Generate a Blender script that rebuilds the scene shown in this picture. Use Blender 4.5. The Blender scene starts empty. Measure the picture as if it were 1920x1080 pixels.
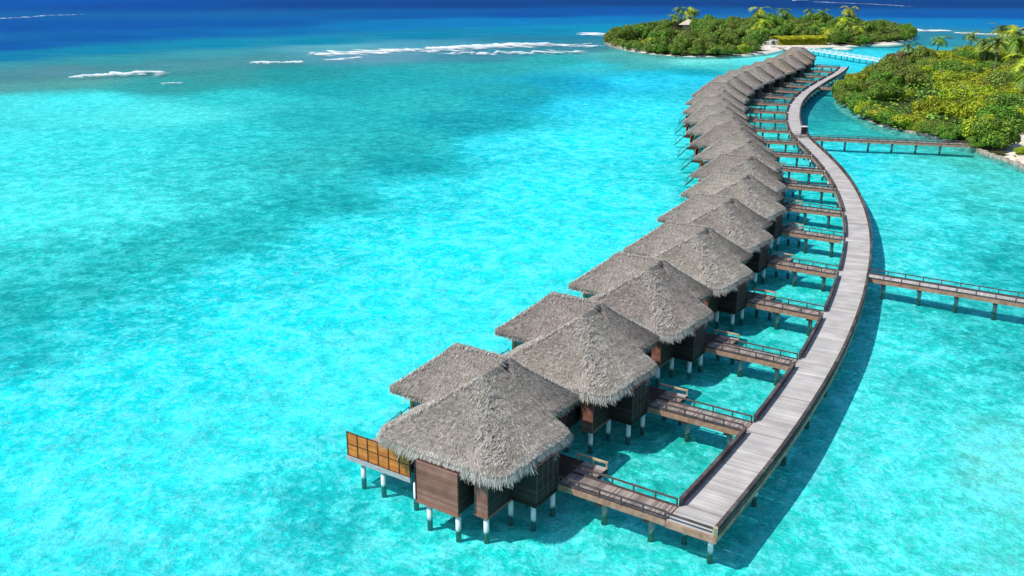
import bpy, math, random
from mathutils import Vector, Matrix, noise
import numpy as np
random.seed(7); np.random.seed(7)
R = math.radians
scn = bpy.context.scene
C = scn.collection

# ------------------------------------------------------------------ camera
F_PX, HORIZ, CAM_H = 1750.0, -42.0, 31.6
PITCH = math.atan((540.0 - HORIZ) / F_PX)
cam_d = bpy.data.cameras.new('camera'); cam = bpy.data.objects.new('camera', cam_d); C.objects.link(cam)
cam.location = (0, 0, CAM_H); cam.rotation_euler = (math.pi/2 - PITCH, 0, 0)
cam_d.sensor_width = 36; cam_d.lens = F_PX/1920*36; cam_d.clip_end = 30000; cam_d.clip_start = 0.5
scn.camera = cam
# ------------------------------------------------------------------ sky, sun, exposure
SUN_EL, SUN_AZ = R(53), R(16)            # light travels towards azimuth 16 deg (from +X)
world = bpy.data.worlds.new('World'); scn.world = world; world.use_nodes = True
wn = world.node_tree.nodes; wl = world.node_tree.links; wn.clear()
sky = wn.new('ShaderNodeTexSky'); sky.sky_type = 'NISHITA'; sky.sun_disc = False
sky.sun_elevation = SUN_EL
sx, sy = -math.cos(SUN_AZ), -math.sin(SUN_AZ)
sky.sun_rotation = math.atan2(sx, sy) % (2*math.pi)
sky.dust_density = 0.4
bg = wn.new('ShaderNodeBackground'); bg.inputs[1].default_value = 0.135
wo = wn.new('ShaderNodeOutputWorld'); wl.new(sky.outputs[0], bg.inputs[0]); wl.new(bg.outputs[0], wo.inputs[0])
sd = bpy.data.lights.new('sun', 'SUN'); sd.energy = 4.5; sd.angle = R(0.5); sd.color = (1.0, 0.965, 0.90)
so = bpy.data.objects.new('sun', sd); C.objects.link(so); so.location = (-60, -20, 90)
ldir = Vector((math.cos(SUN_AZ)*math.cos(SUN_EL), math.sin(SUN_AZ)*math.cos(SUN_EL), -math.sin(SUN_EL)))
so.rotation_euler = ldir.to_track_quat('-Z', 'Y').to_euler()
scn.view_settings.view_transform = 'Standard'; scn.view_settings.look = 'None'
scn.view_settings.exposure = 0.04; scn.view_settings.gamma = 1.0
scn.render.engine = 'CYCLES'
scn.cycles.transparent_max_bounces = 12

# ------------------------------------------------------------------ helpers
_c, _s = math.cos(PITCH), math.sin(PITCH)
def ray(px, py, z=0.0):
    """point of the horizontal plane at height z that the survey measured at (px, py)"""
    x = (px-960)/F_PX; y = (540-py)/F_PX
    dY = _c + y*_s; dZ = -_s + y*_c
    t = (z-CAM_H)/dZ
    return (x*t, dY*t)
def srgb(r, g, b):
    f = lambda c: (c/255/12.92 if c/255 <= 0.04045 else ((c/255+0.055)/1.055)**2.4)
    return (f(r), f(g), f(b))

class MB:
    def __init__(s): s.v = []; s.f = []
    def quad(s, a, b, c, d):
        n = len(s.v); s.v += [a, b, c, d]; s.f.append((n, n+1, n+2, n+3))
    def box(s, p0, p1):
        x0, y0, z0 = p0; x1, y1, z1 = p1
        s.hexa([(x0,y0,z0),(x1,y0,z0),(x1,y1,z0),(x0,y1,z0),(x0,y0,z1),(x1,y0,z1),(x1,y1,z1),(x0,y1,z1)])
    def hexa(s, q):
        n = len(s.v); s.v += [tuple(p) for p in q]
        for a in ((0,3,2,1),(4,5,6,7),(0,1,5,4),(1,2,6,5),(2,3,7,6),(3,0,4,7)): s.f.append(tuple(n+i for i in a))
    def bar(s, a, b, w, h):
        """square bar from a to b, width w across, height h"""
        a = Vector(a); b = Vector(b); d = (b-a).normalized()
        side = d.cross(Vector((0,0,1)))
        if side.length < 1e-3: side = Vector((1,0,0))
        side.normalize(); up = side.cross(d).normalized()
        o = [(-1,-1),(1,-1),(1,1),(-1,1)]
        s.hexa([a+side*(w/2*i)+up*(h/2*j) for i, j in o] + [b+side*(w/2*i)+up*(h/2*j) for i, j in o])
    def cyl(s, x, y, z0, z1, r0, r1=None, n=12, cap=True, lean=(0,0)):
        if r1 is None: r1 = r0
        k = len(s.v)
        for z, r, lx, ly in ((z0, r0, 0, 0), (z1, r1, lean[0], lean[1])):
            for i in range(n):
                a = 2*math.pi*i/n; s.v.append((x+lx+r*math.cos(a), y+ly+r*math.sin(a), z))
        for i in range(n):
            j = (i+1) % n; s.f.append((k+i, k+j, k+n+j, k+n+i))
        if cap: s.f.append(tuple(k+n+i for i in range(n))); s.f.append(tuple(k+n-1-i for i in range(n)))
    def tube(s, pts, rs, n=7):
        k = len(s.v); pts = [Vector(p) for p in pts]
        for i, p in enumerate(pts):
            d = (pts[min(i+1, len(pts)-1)] - pts[max(i-1, 0)]).normalized()
            a = d.cross(Vector((0,1,0.01))).normalized(); b = d.cross(a)
            for j in range(n):
                t = 2*math.pi*j/n; s.v.append(tuple(p + a*(rs[i]*math.cos(t)) + b*(rs[i]*math.sin(t))))
        for i in range(len(pts)-1):
            for j in range(n):
                q = (j+1) % n; s.f.append((k+i*n+j, k+i*n+q, k+(i+1)*n+q, k+(i+1)*n+j))
        s.f.append(tuple(k+(len(pts)-1)*n+j for j in range(n)))
    def mesh(s, name):
        m = bpy.data.meshes.new(name); m.from_pydata([tuple(p) for p in s.v], [], s.f); m.update(); return m
    def build(s, name, mat, parent=None, smooth=False):
        m = s.mesh(name); m.materials.append(mat)
        if smooth: m.polygons.foreach_set('use_smooth', [True]*len(m.polygons))
        o = bpy.data.objects.new(name, m); C.objects.link(o)
        if parent: o.parent = parent
        return o
def tag(o, label=None, cat=None, group=None, kind=None):
    if label: o['label'] = label
    if cat: o['category'] = cat
    if group: o['group'] = group
    if kind: o['kind'] = kind
    return o
def empty(name, loc=(0,0,0), rz=0.0):
    o = bpy.data.objects.new(name, None); C.objects.link(o); o.location = loc; o.rotation_euler = (0,0,rz)
    o.empty_display_size = 0.5; return o
def copy_tree(o, parent=None, skip=()):
    c = o.copy(); C.objects.link(c)
    c.parent = parent
    for ch in list(o.children):
        if ch.name.split('.')[0] in skip: continue
        copy_tree(ch, c, skip)
    return c

# ------------------------------------------------------------------ materials
class NT:
    def __init__(s, name):
        s.m = bpy.data.materials.new(name); s.m.use_nodes = True
        s.n = s.m.node_tree.nodes; s.l = s.m.node_tree.links; s.n.clear()
        s.out = s.n.new('ShaderNodeOutputMaterial')
    def add(s, t, **k):
        n = s.n.new(t)
        for a, b in k.items(): setattr(n, a, b)
        return n
    def lk(s, a, b): s.l.new(a, b)
    def noise(s, vec, scale, detail=4, rough=0.55, dist=0.0):
        n = s.add('ShaderNodeTexNoise'); n.inputs['Scale'].default_value = scale
        n.inputs['Detail'].default_value = detail; n.inputs['Roughness'].default_value = rough
        n.inputs['Distortion'].default_value = dist
        if vec is not None: s.lk(vec, n.inputs['Vector'])
        return n.outputs[0]
    def mapping(s, vec, scale=(1,1,1), rot=(0,0,0)):
        n = s.add('ShaderNodeMapping'); n.inputs['Scale'].default_value = scale; n.inputs['Rotation'].default_value = rot
        s.lk(vec, n.inputs[0]); return n.outputs[0]
    def ramp(s, fac, stops, interp='LINEAR'):
        n = s.add('ShaderNodeValToRGB'); n.color_ramp.interpolation = interp
        el = n.color_ramp.elements
        while len(el) < len(stops): el.new(0.5)
        for e, (p, c) in zip(el, stops):
            e.position = p; e.color = (c[0], c[1], c[2], 1) if hasattr(c, '__len__') else (c, c, c, 1)
        s.lk(fac, n.inputs[0]); return n.outputs[0]
    def mix(s, fac, a, b, mode='MIX'):
        n = s.add('ShaderNodeMix', data_type='RGBA', blend_type=mode)
        for sock, v in ((n.inputs[0], fac), (n.inputs[6], a), (n.inputs[7], b)):
            if isinstance(v, (int, float)): sock.default_value = v
            elif isinstance(v, tuple): sock.default_value = (v[0], v[1], v[2], 1)
            else: s.lk(v, sock)
        return n.outputs[2]
    def math(s, op, a, b=0.0, clamp=False):
        n = s.add('ShaderNodeMath', operation=op); n.use_clamp = clamp
        for sock, v in ((n.inputs[0], a), (n.inputs[1], b)):
            if isinstance(v, (int, float)): sock.default_value = v
            else: s.lk(v, sock)
        return n.outputs[0]
    def bump(s, h, strength=0.5, dist=0.05):
        n = s.add('ShaderNodeBump'); n.inputs['Strength'].default_value = strength
        n.inputs['Distance'].default_value = dist; s.lk(h, n.inputs['Height']); return n.outputs[0]
    def principled(s, col, rough=0.8, nrm=None, spec=0.3):
        p = s.add('ShaderNodeBsdfPrincipled')
        if isinstance(col, tuple): p.inputs['Base Color'].default_value = (col[0], col[1], col[2], 1)
        else: s.lk(col, p.inputs['Base Color'])
        p.inputs['Roughness'].default_value = rough; p.inputs['Specular IOR Level'].default_value = spec
        if nrm is not None: s.lk(nrm, p.inputs['Normal'])
        s.lk(p.outputs[0], s.out.inputs[0]); return p
def obj_co(t): return t.add('ShaderNodeTexCoord').outputs['Object']
def geo(t): return t.add('ShaderNodeNewGeometry').outputs

def mat_island(name, stops, rough=0.85, nscale=0.6, namt=0.35, spec=0.2, bumpscale=None, objrand=0.0):
    """colour picked per loose piece (straw, plank, leaf) and broken up by a broad noise"""
    t = NT(name); g = geo(t); co = obj_co(t)
    base = t.ramp(g['Random Per Island'], stops)
    n = t.noise(co, nscale, 4)
    k = t.ramp(n, [(0.3, 1-namt), (0.7, 1+namt*0.6)])
    col = t.mix(1.0, base, k, 'MULTIPLY')
    if objrand:
        oi = t.add('ShaderNodeObjectInfo')
        hs = t.add('ShaderNodeHueSaturation')
        hs.inputs['Hue'].default_value = 0.5
        t.lk(t.math('ADD', t.math('MULTIPLY', oi.outputs['Random'], objrand*0.10), 0.5-objrand*0.05), hs.inputs['Hue'])
        t.lk(t.math('ADD', t.math('MULTIPLY', oi.outputs['Random'], objrand*0.8), 1-objrand*0.4), hs.inputs['Value'])
        t.lk(col, hs.inputs['Color']); col = hs.outputs[0]
    nr = None
    if bumpscale: nr = t.bump(t.noise(co, bumpscale, 4), 0.6, 0.03)
    t.principled(col, rough, nr, spec); return t.m
def mat_simple(name, c0, c1, scale=3.0, stretch=(1,1,1), rough=0.75, spec=0.3, bump=0.4):
    t = NT(name); co = t.mapping(obj_co(t), stretch); n = t.noise(co, scale, 5, 0.6)
    col = t.ramp(n, [(0.32, c0), (0.68, c1)])
    t.principled(col, rough, t.bump(n, bump, 0.02), spec); return t.m

M = {}
M['straw'] = mat_island('thatch_straw', [(0, (.11,.085,.068)), (.25, (.25,.21,.18)), (.72, (.38,.332,.29)), (1, (.60,.54,.48))], 0.9, 0.45, 0.30, objrand=.36)
M['straw_brown'] = mat_island('thatch_straw_brown', [(0, (.16,.11,.07)), (.35, (.33,.245,.17)), (.75, (.47,.36,.26)), (1, (.60,.48,.36))], 0.9, 0.9, 0.25)
M['straw_pale'] = mat_island('thatch_straw_pale', [(0, (.30,.275,.245)), (1, (.64,.60,.54))], 0.9, 1.2, 0.25)
M['thatch'] = mat_simple('thatch_base', (.18,.155,.135), (.32,.285,.25), 7, (1,1,1), 0.95, 0.1, 1.0)
M['plank'] = mat_island('walkway_planks', [(0, (.27,.235,.225)), (.05, (.43,.40,.38)), (.5, (.50,.468,.445)), (.96, (.56,.527,.50)), (1, (.70,.66,.61))], 0.8, 0.55, 0.2, 0.25, 14)
M['plank_brown'] = mat_island('bridge_planks', [(0, (.20,.15,.13)), (.5, (.33,.265,.235)), (1, (.45,.37,.33))], 0.8, 0.5, 0.2, 0.25, 14)
M['rail'] = mat_island('rail_wood', [(0, (.045,.034,.036)), (1, (.135,.105,.10))], 0.7, 1.5, 0.5, 0.3, 9)
M['log'] = mat_simple('beam_wood', (.26,.12,.075), (.50,.29,.20), 1.6, (1,1,1), 0.7, 0.3, 0.5)
M['yellow_wood'] = mat_simple('new_wood', (.36,.27,.15), (.58,.47,.31), 3, (1,1,1), 0.7)
M['slat'] = mat_island('brown_slats', [(0, (.22,.085,.058)), (1, (.36,.155,.115))], 0.6, 1.2, 0.25, 0.35, 20)
M['wall'] = mat_island('shade_dark_boards', [(0, (.028,.015,.012)), (1, (.068,.038,.030))], 0.6, 0.9, 0.3, 0.35, 20)  # made extra dark so the colour carries the shade on side walls
M['frame'] = mat_simple('dark_frame', (.022,.013,.010), (.05,.028,.02), 4)
M['lattice'] = mat_simple('lattice_wood', (.05,.042,.045), (.10,.088,.09), 6)
M['orange'] = mat_island('orange_slats', [(0, (.50,.135,.018)), (1, (.74,.24,.04))], 0.55, 1.6, 0.2, 0.35, 20)
M['greybeam'] = mat_simple('weathered_beam', (.27,.27,.28), (.48,.47,.46), 2.5, (1,1,3), 0.8)
M['glass'] = mat_simple('teal_glass', (.01,.11,.13), (.03,.22,.23), 1.0, (1,1,1), 0.08, 0.6, 0.0)
M['white'] = mat_simple('white_paint', (.70,.69,.66), (.82,.81,.78), 3, (1,1,1), 0.5)
M['black'] = mat_simple('black_paint', (.012,.012,.013), (.03,.03,.03), 3)
M['sand'] = mat_simple('beach_sand', (.58,.50,.40), (.80,.73,.62), 0.35, (1,1,1), 0.95, 0.1, 0.3)
def mat_shore():
    t = NT('shore_sand'); g = geo(t); sep = t.add('ShaderNodeSeparateXYZ'); t.lk(g['Position'], sep.inputs[0])
    n = t.noise(g['Position'], .35, 5, .6)
    dry = t.ramp(n, [(.32, (.58,.50,.40)), (.68, (.80,.73,.62))]); wet = t.ramp(t.noise(g['Position'], .5, 5, .7), [(.35, (.05,.20,.17)), (.65, (.22,.45,.38))])
    f = t.ramp(t.math('ADD', sep.outputs[2], t.math('MULTIPLY', t.math('SUBTRACT', n, .5), .3)), [(0, 1), (.12, 0)])
    t.principled(t.mix(f, dry, wet), .95, t.bump(n, .3, .1), .1); return t.m
M['shore'] = mat_shore()
M['stone'] = mat_simple('shore_stone', (.26,.20,.15), (.58,.48,.40), 0.9, (1,1,1), 0.9, 0.2, 0.9)
M['bark'] = mat_simple('bark', (.10,.08,.06), (.27,.22,.17), 3, (1,1,.3), 0.9)
def mat_pile(name, c0, c1):
    t = NT(name); g = geo(t)
    sep = t.add('ShaderNodeSeparateXYZ'); t.lk(g['Position'], sep.inputs[0])
    n = t.noise(g['Position'], 3.5, 5, 0.65)
    z = t.math('ADD', t.math('ADD', sep.outputs[2], .12), t.math('MULTIPLY', t.math('SUBTRACT', n, 0.5), 0.45))
    alg = t.ramp(z, [(0.0, 1.0), (0.06, .5), (.3, 0.0)])
    paint = t.ramp(n, [(0.3, c0), (0.7, c1)])
    grime = t.ramp(t.noise(g['Position'], 9, 3), [(0.4, (.03,.055,.035)), (0.75, (.13,.16,.07))])
    t.principled(t.mix(alg, paint, grime), 0.6, t.bump(n, .3, .02)); return t.m
M['pile'] = mat_pile('white_pile', (.66,.70,.72), (.84,.86,.87))
M['pile_grey'] = mat_pile('grey_pile', (.20,.23,.22), (.42,.44,.41))

# ------------------------------------------------------------------ sea: survey of the water colour (measured spots, colour, patchiness, opacity)
SURV = [
 # deep blue sea
 (-300,-20,0,62,140,0,1),(0,5,0,72,158,0,1),(300,10,0,60,145,0,1),(600,8,0,45,125,0,1),(900,8,0,38,118,0,1),(1200,5,0,32,112,0,1),(1500,8,0,28,108,0,1),(1800,8,0,30,112,0,1),(2300,5,0,30,112,0,1),
 (0,50,0,75,152,0,1),(250,48,0,78,155,0,1),(500,45,0,80,152,0,1),(750,30,0,82,150,0,1),(1000,28,0,70,148,0,1),(1150,20,0,70,150,0,1),(1750,28,0,75,150,0,1),(1900,28,0,78,155,0,1),(2300,30,0,70,150,0,1),
 (-300,100,0,90,160,0,1),(0,88,0,82,155,0,1),(200,72,0,84,155,0,1),(350,64,0,95,160,0,1),(500,60,0,110,163,.1,1),(700,48,0,120,172,.1,1),(900,42,0,125,178,.1,1),(1100,36,0,120,175,.1,1),(1800,42,0,130,180,.1,1),(1900,44,0,130,182,.1,1),
 # teal outer slope
 (0,108,0,128,158,.4,1),(200,95,0,138,162,.4,1),(400,84,0,142,162,.4,1),(600,78,0,142,162,.4,1),(800,66,0,135,160,.3,1),(1000,58,0,140,168,.3,1),(1110,52,0,150,175,.3,1),(1760,72,60,165,180,.2,.8),(1900,76,60,165,185,.2,.8),
 # reef crest, grey green
 (-300,160,60,140,148,.6,.9),(0,124,70,165,160,.5,.9),(200,112,60,165,160,.5,.9),(430,100,70,170,168,.5,.9),(620,90,110,190,190,.5,.9),(800,85,90,175,185,.5,.9),(1000,73,40,140,160,.4,.9),
 (0,142,92,152,152,.7,.8),(100,135,98,152,152,.7,.8),(330,126,90,160,158,.7,.8),(480,114,90,160,158,.6,.8),(700,103,120,170,180,.5,.8),(900,101,80,150,160,.5,.8),(1080,90,70,140,150,.4,.8),
 (0,158,108,168,155,.6,.7),(150,154,105,168,152,.6,.7),(300,160,60,165,155,.6,.7),(400,140,70,160,150,.7,.7),(560,135,40,160,152,.7,.7),
 # inner lagoon left
 (0,190,80,220,215,.3,.5),(150,185,70,228,222,.3,.5),(300,210,90,225,215,.3,.5),(450,180,40,195,190,.5,.5),(600,160,20,165,165,.7,.5),(750,140,30,165,165,.8,.5),(900,125,50,165,160,.7,.5),(1050,112,50,165,160,.6,.5),(1120,118,40,185,190,.3,.5),
 (-300,300,60,230,225,.3,.5),(0,280,60,230,225,.4,.5),(200,270,50,222,215,.5,.5),(400,250,35,205,200,.6,.5),(600,220,28,180,178,.8,.5),(800,190,40,180,175,.8,.5),(950,165,30,165,168,.8,.5),(1050,150,0,160,180,.6,.5),
 (0,400,70,238,228,.4,.4),(200,380,70,232,222,.6,.4),(400,340,50,205,198,.8,.4),(600,300,45,185,178,.9,.4),(760,260,35,175,170,.9,.4),
 (-300,640,0,170,165,.9,.4),(0,570,20,182,175,1,.4),(130,540,24,192,184,1,.4),(300,470,22,188,180,1,.4),(450,430,18,184,178,1,.4),(620,370,12,176,172,1,.4),(760,300,8,166,167,1,.4),(880,225,8,160,166,1,.4),(980,185,8,162,174,.9,.4),(1100,152,0,165,195,.5,.4),
 (0,470,45,205,195,.8,.4),(0,660,0,190,190,.8,.4),(200,600,0,210,212,.6,.4),(450,520,0,225,228,.4,.4),(640,440,0,225,228,.3,.4),(800,350,0,215,220,.3,.4),(950,265,0,215,225,.2,.4),(1090,190,0,205,228,.1,.4),(1180,150,0,200,230,.1,.4),
 (1280,140,0,205,232,.1,.5),(1200,200,0,225,240,.1,.4),(1100,260,0,235,242,.1,.4),(1250,260,20,228,232,.2,.4),(1000,350,0,238,243,.1,.4),(1150,400,30,240,240,.3,.4),(850,450,0,240,245,.1,.4),(1000,480,40,246,244,.3,.4),
 (700,550,20,242,244,.2,.4),(500,620,25,243,244,.3,.4),(250,700,15,240,242,.3,.4),(0,760,25,240,242,.4,.4),(-300,800,20,235,235,.4,.4),
 (800,620,60,248,246,.3,.4),(600,720,70,248,246,.3,.4),(350,820,60,246,245,.4,.4),(100,900,60,245,244,.4,.4),(100,1050,65,242,240,.5,.4),(400,1000,60,238,236,.6,.4),(620,950,30,210,208,.9,.4),(700,1040,55,232,226,.6,.4),(900,1060,50,226,218,.5,.35),(1100,1040,60,232,222,.5,.35),(500,1300,60,240,236,.5,.4),(1200,1300,60,235,226,.4,.4),
 (580,1030,45,225,222,.7,.4),(680,860,30,225,222,.4,.4),
 # villas and between the bridges
 (1200,820,50,205,190,.5,.3),(1300,700,45,210,198,.5,.3),(1400,600,40,208,196,.5,.3),(1500,500,35,210,200,.5,.3),(1500,400,20,212,208,.3,.3),(1470,330,20,210,205,.3,.3),(1440,250,30,215,208,.3,.3),(1420,200,30,205,195,.3,.3),(1480,150,30,180,175,.4,.3),(1550,132,25,200,205,.3,.3),
 # right lagoon
 (1500,1000,60,226,214,.3,.3),(1600,900,60,230,220,.3,.3),(1700,800,65,230,220,.3,.3),(1750,1000,85,236,222,.3,.3),(1900,850,140,240,225,.4,.3),(1850,1050,110,238,222,.4,.3),(1820,700,60,215,205,.7,.3),(1900,640,30,185,178,1,.3),(1850,600,50,200,192,.8,.3),(1700,650,60,232,224,.3,.3),(1700,480,55,225,220,.4,.3),(1800,450,50,210,205,.8,.3),(1900,480,30,180,175,1,.3),(1850,390,60,200,190,.9,.3),(1750,400,55,222,218,.5,.3),(1900,340,85,205,190,.7,.3),(1650,330,20,218,224,.2,.3),(1750,310,80,215,205,.4,.3),(1580,285,10,212,222,.2,.3),(1820,295,80,190,170,.5,.3),(2300,400,50,180,170,.8,.3),(2300,800,80,220,210,.5,.3),(2300,1200,80,230,215,.4,.3),
 (1600,232,50,175,165,.4,.3),(1680,243,60,170,160,.5,.3),(1560,210,40,140,140,.3,.3),(1530,190,30,130,135,.3,.3),(1520,225,30,150,150,.2,.3),(1640,222,50,150,145,.3,.3),(1540,170,30,150,150,.3,.3),
 # strait between the islands and shallows round the far one
 (1600,118,15,205,225,.1,.5),(1560,100,60,215,225,.1,.5),(1640,95,40,205,220,.1,.5),(1700,88,60,170,175,.2,.6),(1770,90,60,170,170,.2,.6),(1680,78,70,165,170,.3,.6),
 (1150,98,110,175,165,.3,.6),(1230,108,110,180,165,.3,.6),(1310,112,150,222,205,.2,.5),(1400,106,140,228,212,.2,.5),(1350,122,90,195,185,.3,.5),(1200,122,80,175,165,.4,.5),(1300,132,20,165,175,.3,.5),(1430,112,90,222,220,.1,.5),(1150,110,90,170,165,.3,.6),(1230,135,10,185,205,.2,.4),
]
def polar(x, y): return (math.atan2(x, y)*2.2, math.log(max(math.hypot(x, y), 8.0))*1.6)
_sp = np.array([polar(*ray(p[0], max(p[1], -30), 0)) for p in SURV])
_sv = np.array([list(srgb(*p[2:5])) + [p[5], p[6]] for p in SURV])
def survey(xs, ys):
    r = np.maximum(np.hypot(xs, ys), 8.0)
    q = np.stack([np.arctan2(xs, ys)*2.2, np.log(r)*1.6], 1)
    wob = np.array([noise.noise(Vector((a*1.7, b*5.5, 0)))*.05+noise.noise(Vector((a*6, b*16, 4)))*.022 for a, b in q])
    q[:, 1] += wob
    out = np.zeros((len(xs), 5))
    for i in range(0, len(xs), 4000):
        d = ((q[i:i+4000, None, :]-_sp[None])**2).sum(2)
        w = 1/(d+2e-5)**1.9
        out[i:i+4000] = (w[:, :, None]*_sv[None]).sum(1)/w.sum(1)[:, None]
    # calm land-side water behind the viewer
    return out
def fan_mesh(name, zf):
    """sheet of water or sea bed reaching the horizon, finer near the villas"""
    rings = [6*(1.0245**i) for i in range(300)]
    fine = [R(a) for a in np.arange(-48, 48.01, 0.45)]
    coarse = [R(a) for a in np.arange(52, 308, 6)]
    ang = fine+coarse; na = len(ang)
    rr = np.repeat(rings, na); aa = np.tile(ang, len(rings))
    xs = rr*np.sin(aa); ys = rr*np.cos(aa)
    xs = np.append(xs, 0.0); ys = np.append(ys, 0.0)
    zs = zf(xs, ys)
    faces = []
    for i in range(len(rings)-1):
        for j in range(na):
            k = (j+1) % na; faces.append((i*na+j, i*na+k, (i+1)*na+k, (i+1)*na+j)[::-1])
    c = len(xs)-1
    for j in range(na): faces.append((c, (j+1) % na, j)[::-1])
    m = bpy.data.meshes.new(name); m.from_pydata(list(zip(xs.tolist(), ys.tolist(), zs.tolist())), [], faces); m.update()
    s = survey(xs, ys)
    col = m.color_attributes.new('survey', 'FLOAT_COLOR', 'POINT')
    rgba = np.concatenate([s[:, :3], s[:, 3:4]], 1)
    col.data.foreach_set('color', rgba.astype(np.float32).ravel())
    a = m.attributes.new('murk', 'FLOAT', 'POINT'); a.data.foreach_set('value', np.where(s[:, 4] < .6, np.clip(s[:, 4]*.7-.19, .02, 1), (s[:, 4]-.6)*1.975+.21).astype(np.float32))
    m.polygons.foreach_set('use_smooth', [True]*len(m.polygons))
    return m

def mat_seabed():
    t = NT('seabed_sand'); g = geo(t); P = g['Position']
    a = t.add('ShaderNodeAttribute', attribute_name='survey')
    big = t.noise(P, 0.055, 5, 0.6, 0.4)
    mid = t.noise(t.mapping(P, (1,1,1), (0,0,0.6)), 0.42, 6, 0.68, 0.5)
    fin = t.noise(P, 1.9, 7, 0.74, 0.6)
    vo = t.add('ShaderNodeTexVoronoi', feature='SMOOTH_F1'); vo.inputs['Scale'].default_value = 0.75
    wv = t.add('ShaderNodeVectorMath', operation='ADD')
    nz = t.add('ShaderNodeTexNoise'); nz.inputs['Scale'].default_value = 1.1; nz.inputs['Detail'].default_value = 4; t.lk(P, nz.inputs[0])
    t.lk(P, wv.inputs[0]); t.lk(nz.outputs[1], wv.inputs[1]); t.lk(wv.outputs[0], vo.inputs['Vector'])
    base = t.mix(1.0, a.outputs['Color'], (1.35, 1.13, 1.09), 'MULTIPLY')
    # pale patches: caustic light painted into the sand colour
    caustic_f = t.math('MULTIPLY', t.ramp(t.math('ADD', t.math('MULTIPLY', mid, .6), t.math('MULTIPLY', fin, .4)), [(0.485, 0), (0.535, 1)]), 0.95)
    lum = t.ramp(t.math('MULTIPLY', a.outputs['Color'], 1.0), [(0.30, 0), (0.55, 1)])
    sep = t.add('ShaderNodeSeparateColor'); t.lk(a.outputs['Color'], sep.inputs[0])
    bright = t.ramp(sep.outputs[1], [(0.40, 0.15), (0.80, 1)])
    c1 = t.mix(t.math('MULTIPLY', caustic_f, bright), base, t.mix(0.85, base, (.27, .97, .95)))
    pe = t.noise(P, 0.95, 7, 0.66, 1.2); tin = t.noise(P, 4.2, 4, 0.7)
    caustic_bits = t.ramp(t.math('ADD', t.math('MULTIPLY', pe, .75), t.math('MULTIPLY', tin, .25)), [(0.53, 0), (0.57, 1)])  # hard-edged pale spots put more caustic light into the colour
    c1 = t.mix(t.math('MULTIPLY', t.math('MULTIPLY', caustic_bits, bright), .6), c1, (.42, .98, .96))
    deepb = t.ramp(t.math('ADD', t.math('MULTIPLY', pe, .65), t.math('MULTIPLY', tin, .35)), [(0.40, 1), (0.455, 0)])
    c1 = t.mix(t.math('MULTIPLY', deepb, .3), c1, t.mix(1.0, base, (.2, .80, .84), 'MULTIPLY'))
    # darker hollows everywhere, weed and coral where the survey calls for it
    hol = t.ramp(t.math('ADD', t.math('MULTIPLY', mid, .45), t.math('MULTIPLY', fin, .55)), [(0.38, 0.74), (0.49, 1.0)])
    c2 = t.mix(1.0, c1, hol, 'MULTIPLY')
    wid = t.noise(t.mapping(P, (.6, 1.5, 1), (0,0,.3)), 0.16, 6, 0.7, 0.8)
    pat = t.ramp(t.math('ADD', t.math('ADD', t.math('MULTIPLY', fin, .35), t.math('MULTIPLY', mid, .3)), t.math('MULTIPLY', wid, .35)), [(0.45, 1), (0.54, 0)])
    pf = t.math('MULTIPLY', t.math('MULTIPLY', pat, a.outputs['Alpha']), 0.5)
    c3 = t.mix(pf, c2, t.mix(1.0, base, (.40, .50, .51), 'MULTIPLY'))
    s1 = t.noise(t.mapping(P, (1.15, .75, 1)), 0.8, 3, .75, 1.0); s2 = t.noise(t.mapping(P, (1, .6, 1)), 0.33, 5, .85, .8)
    sk = t.ramp(t.math('ADD', t.math('MULTIPLY', s1, .5), t.math('MULTIPLY', s2, .5)), [(.40, .80), (.47, .96), (.54, 1.0), (.585, 1.30), (.64, 1.42)])  # sparkles painted as light and dark specks into the bed colour
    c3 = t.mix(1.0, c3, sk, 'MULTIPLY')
    caustic_net = t.ramp(vo.outputs[0], [(0.35, 1.0), (0.75, 1.12)])  # faint caustic brightening painted into the bed colour
    c4 = t.mix(1.0, c3, caustic_net, 'MULTIPLY')
    p = t.principled(c4, 0.95, t.bump(t.math('ADD', t.math('MULTIPLY', mid, 1.4), t.math('MULTIPLY', fin, .6)), 1.0, 0.30), 0.0)
    return t.m
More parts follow.
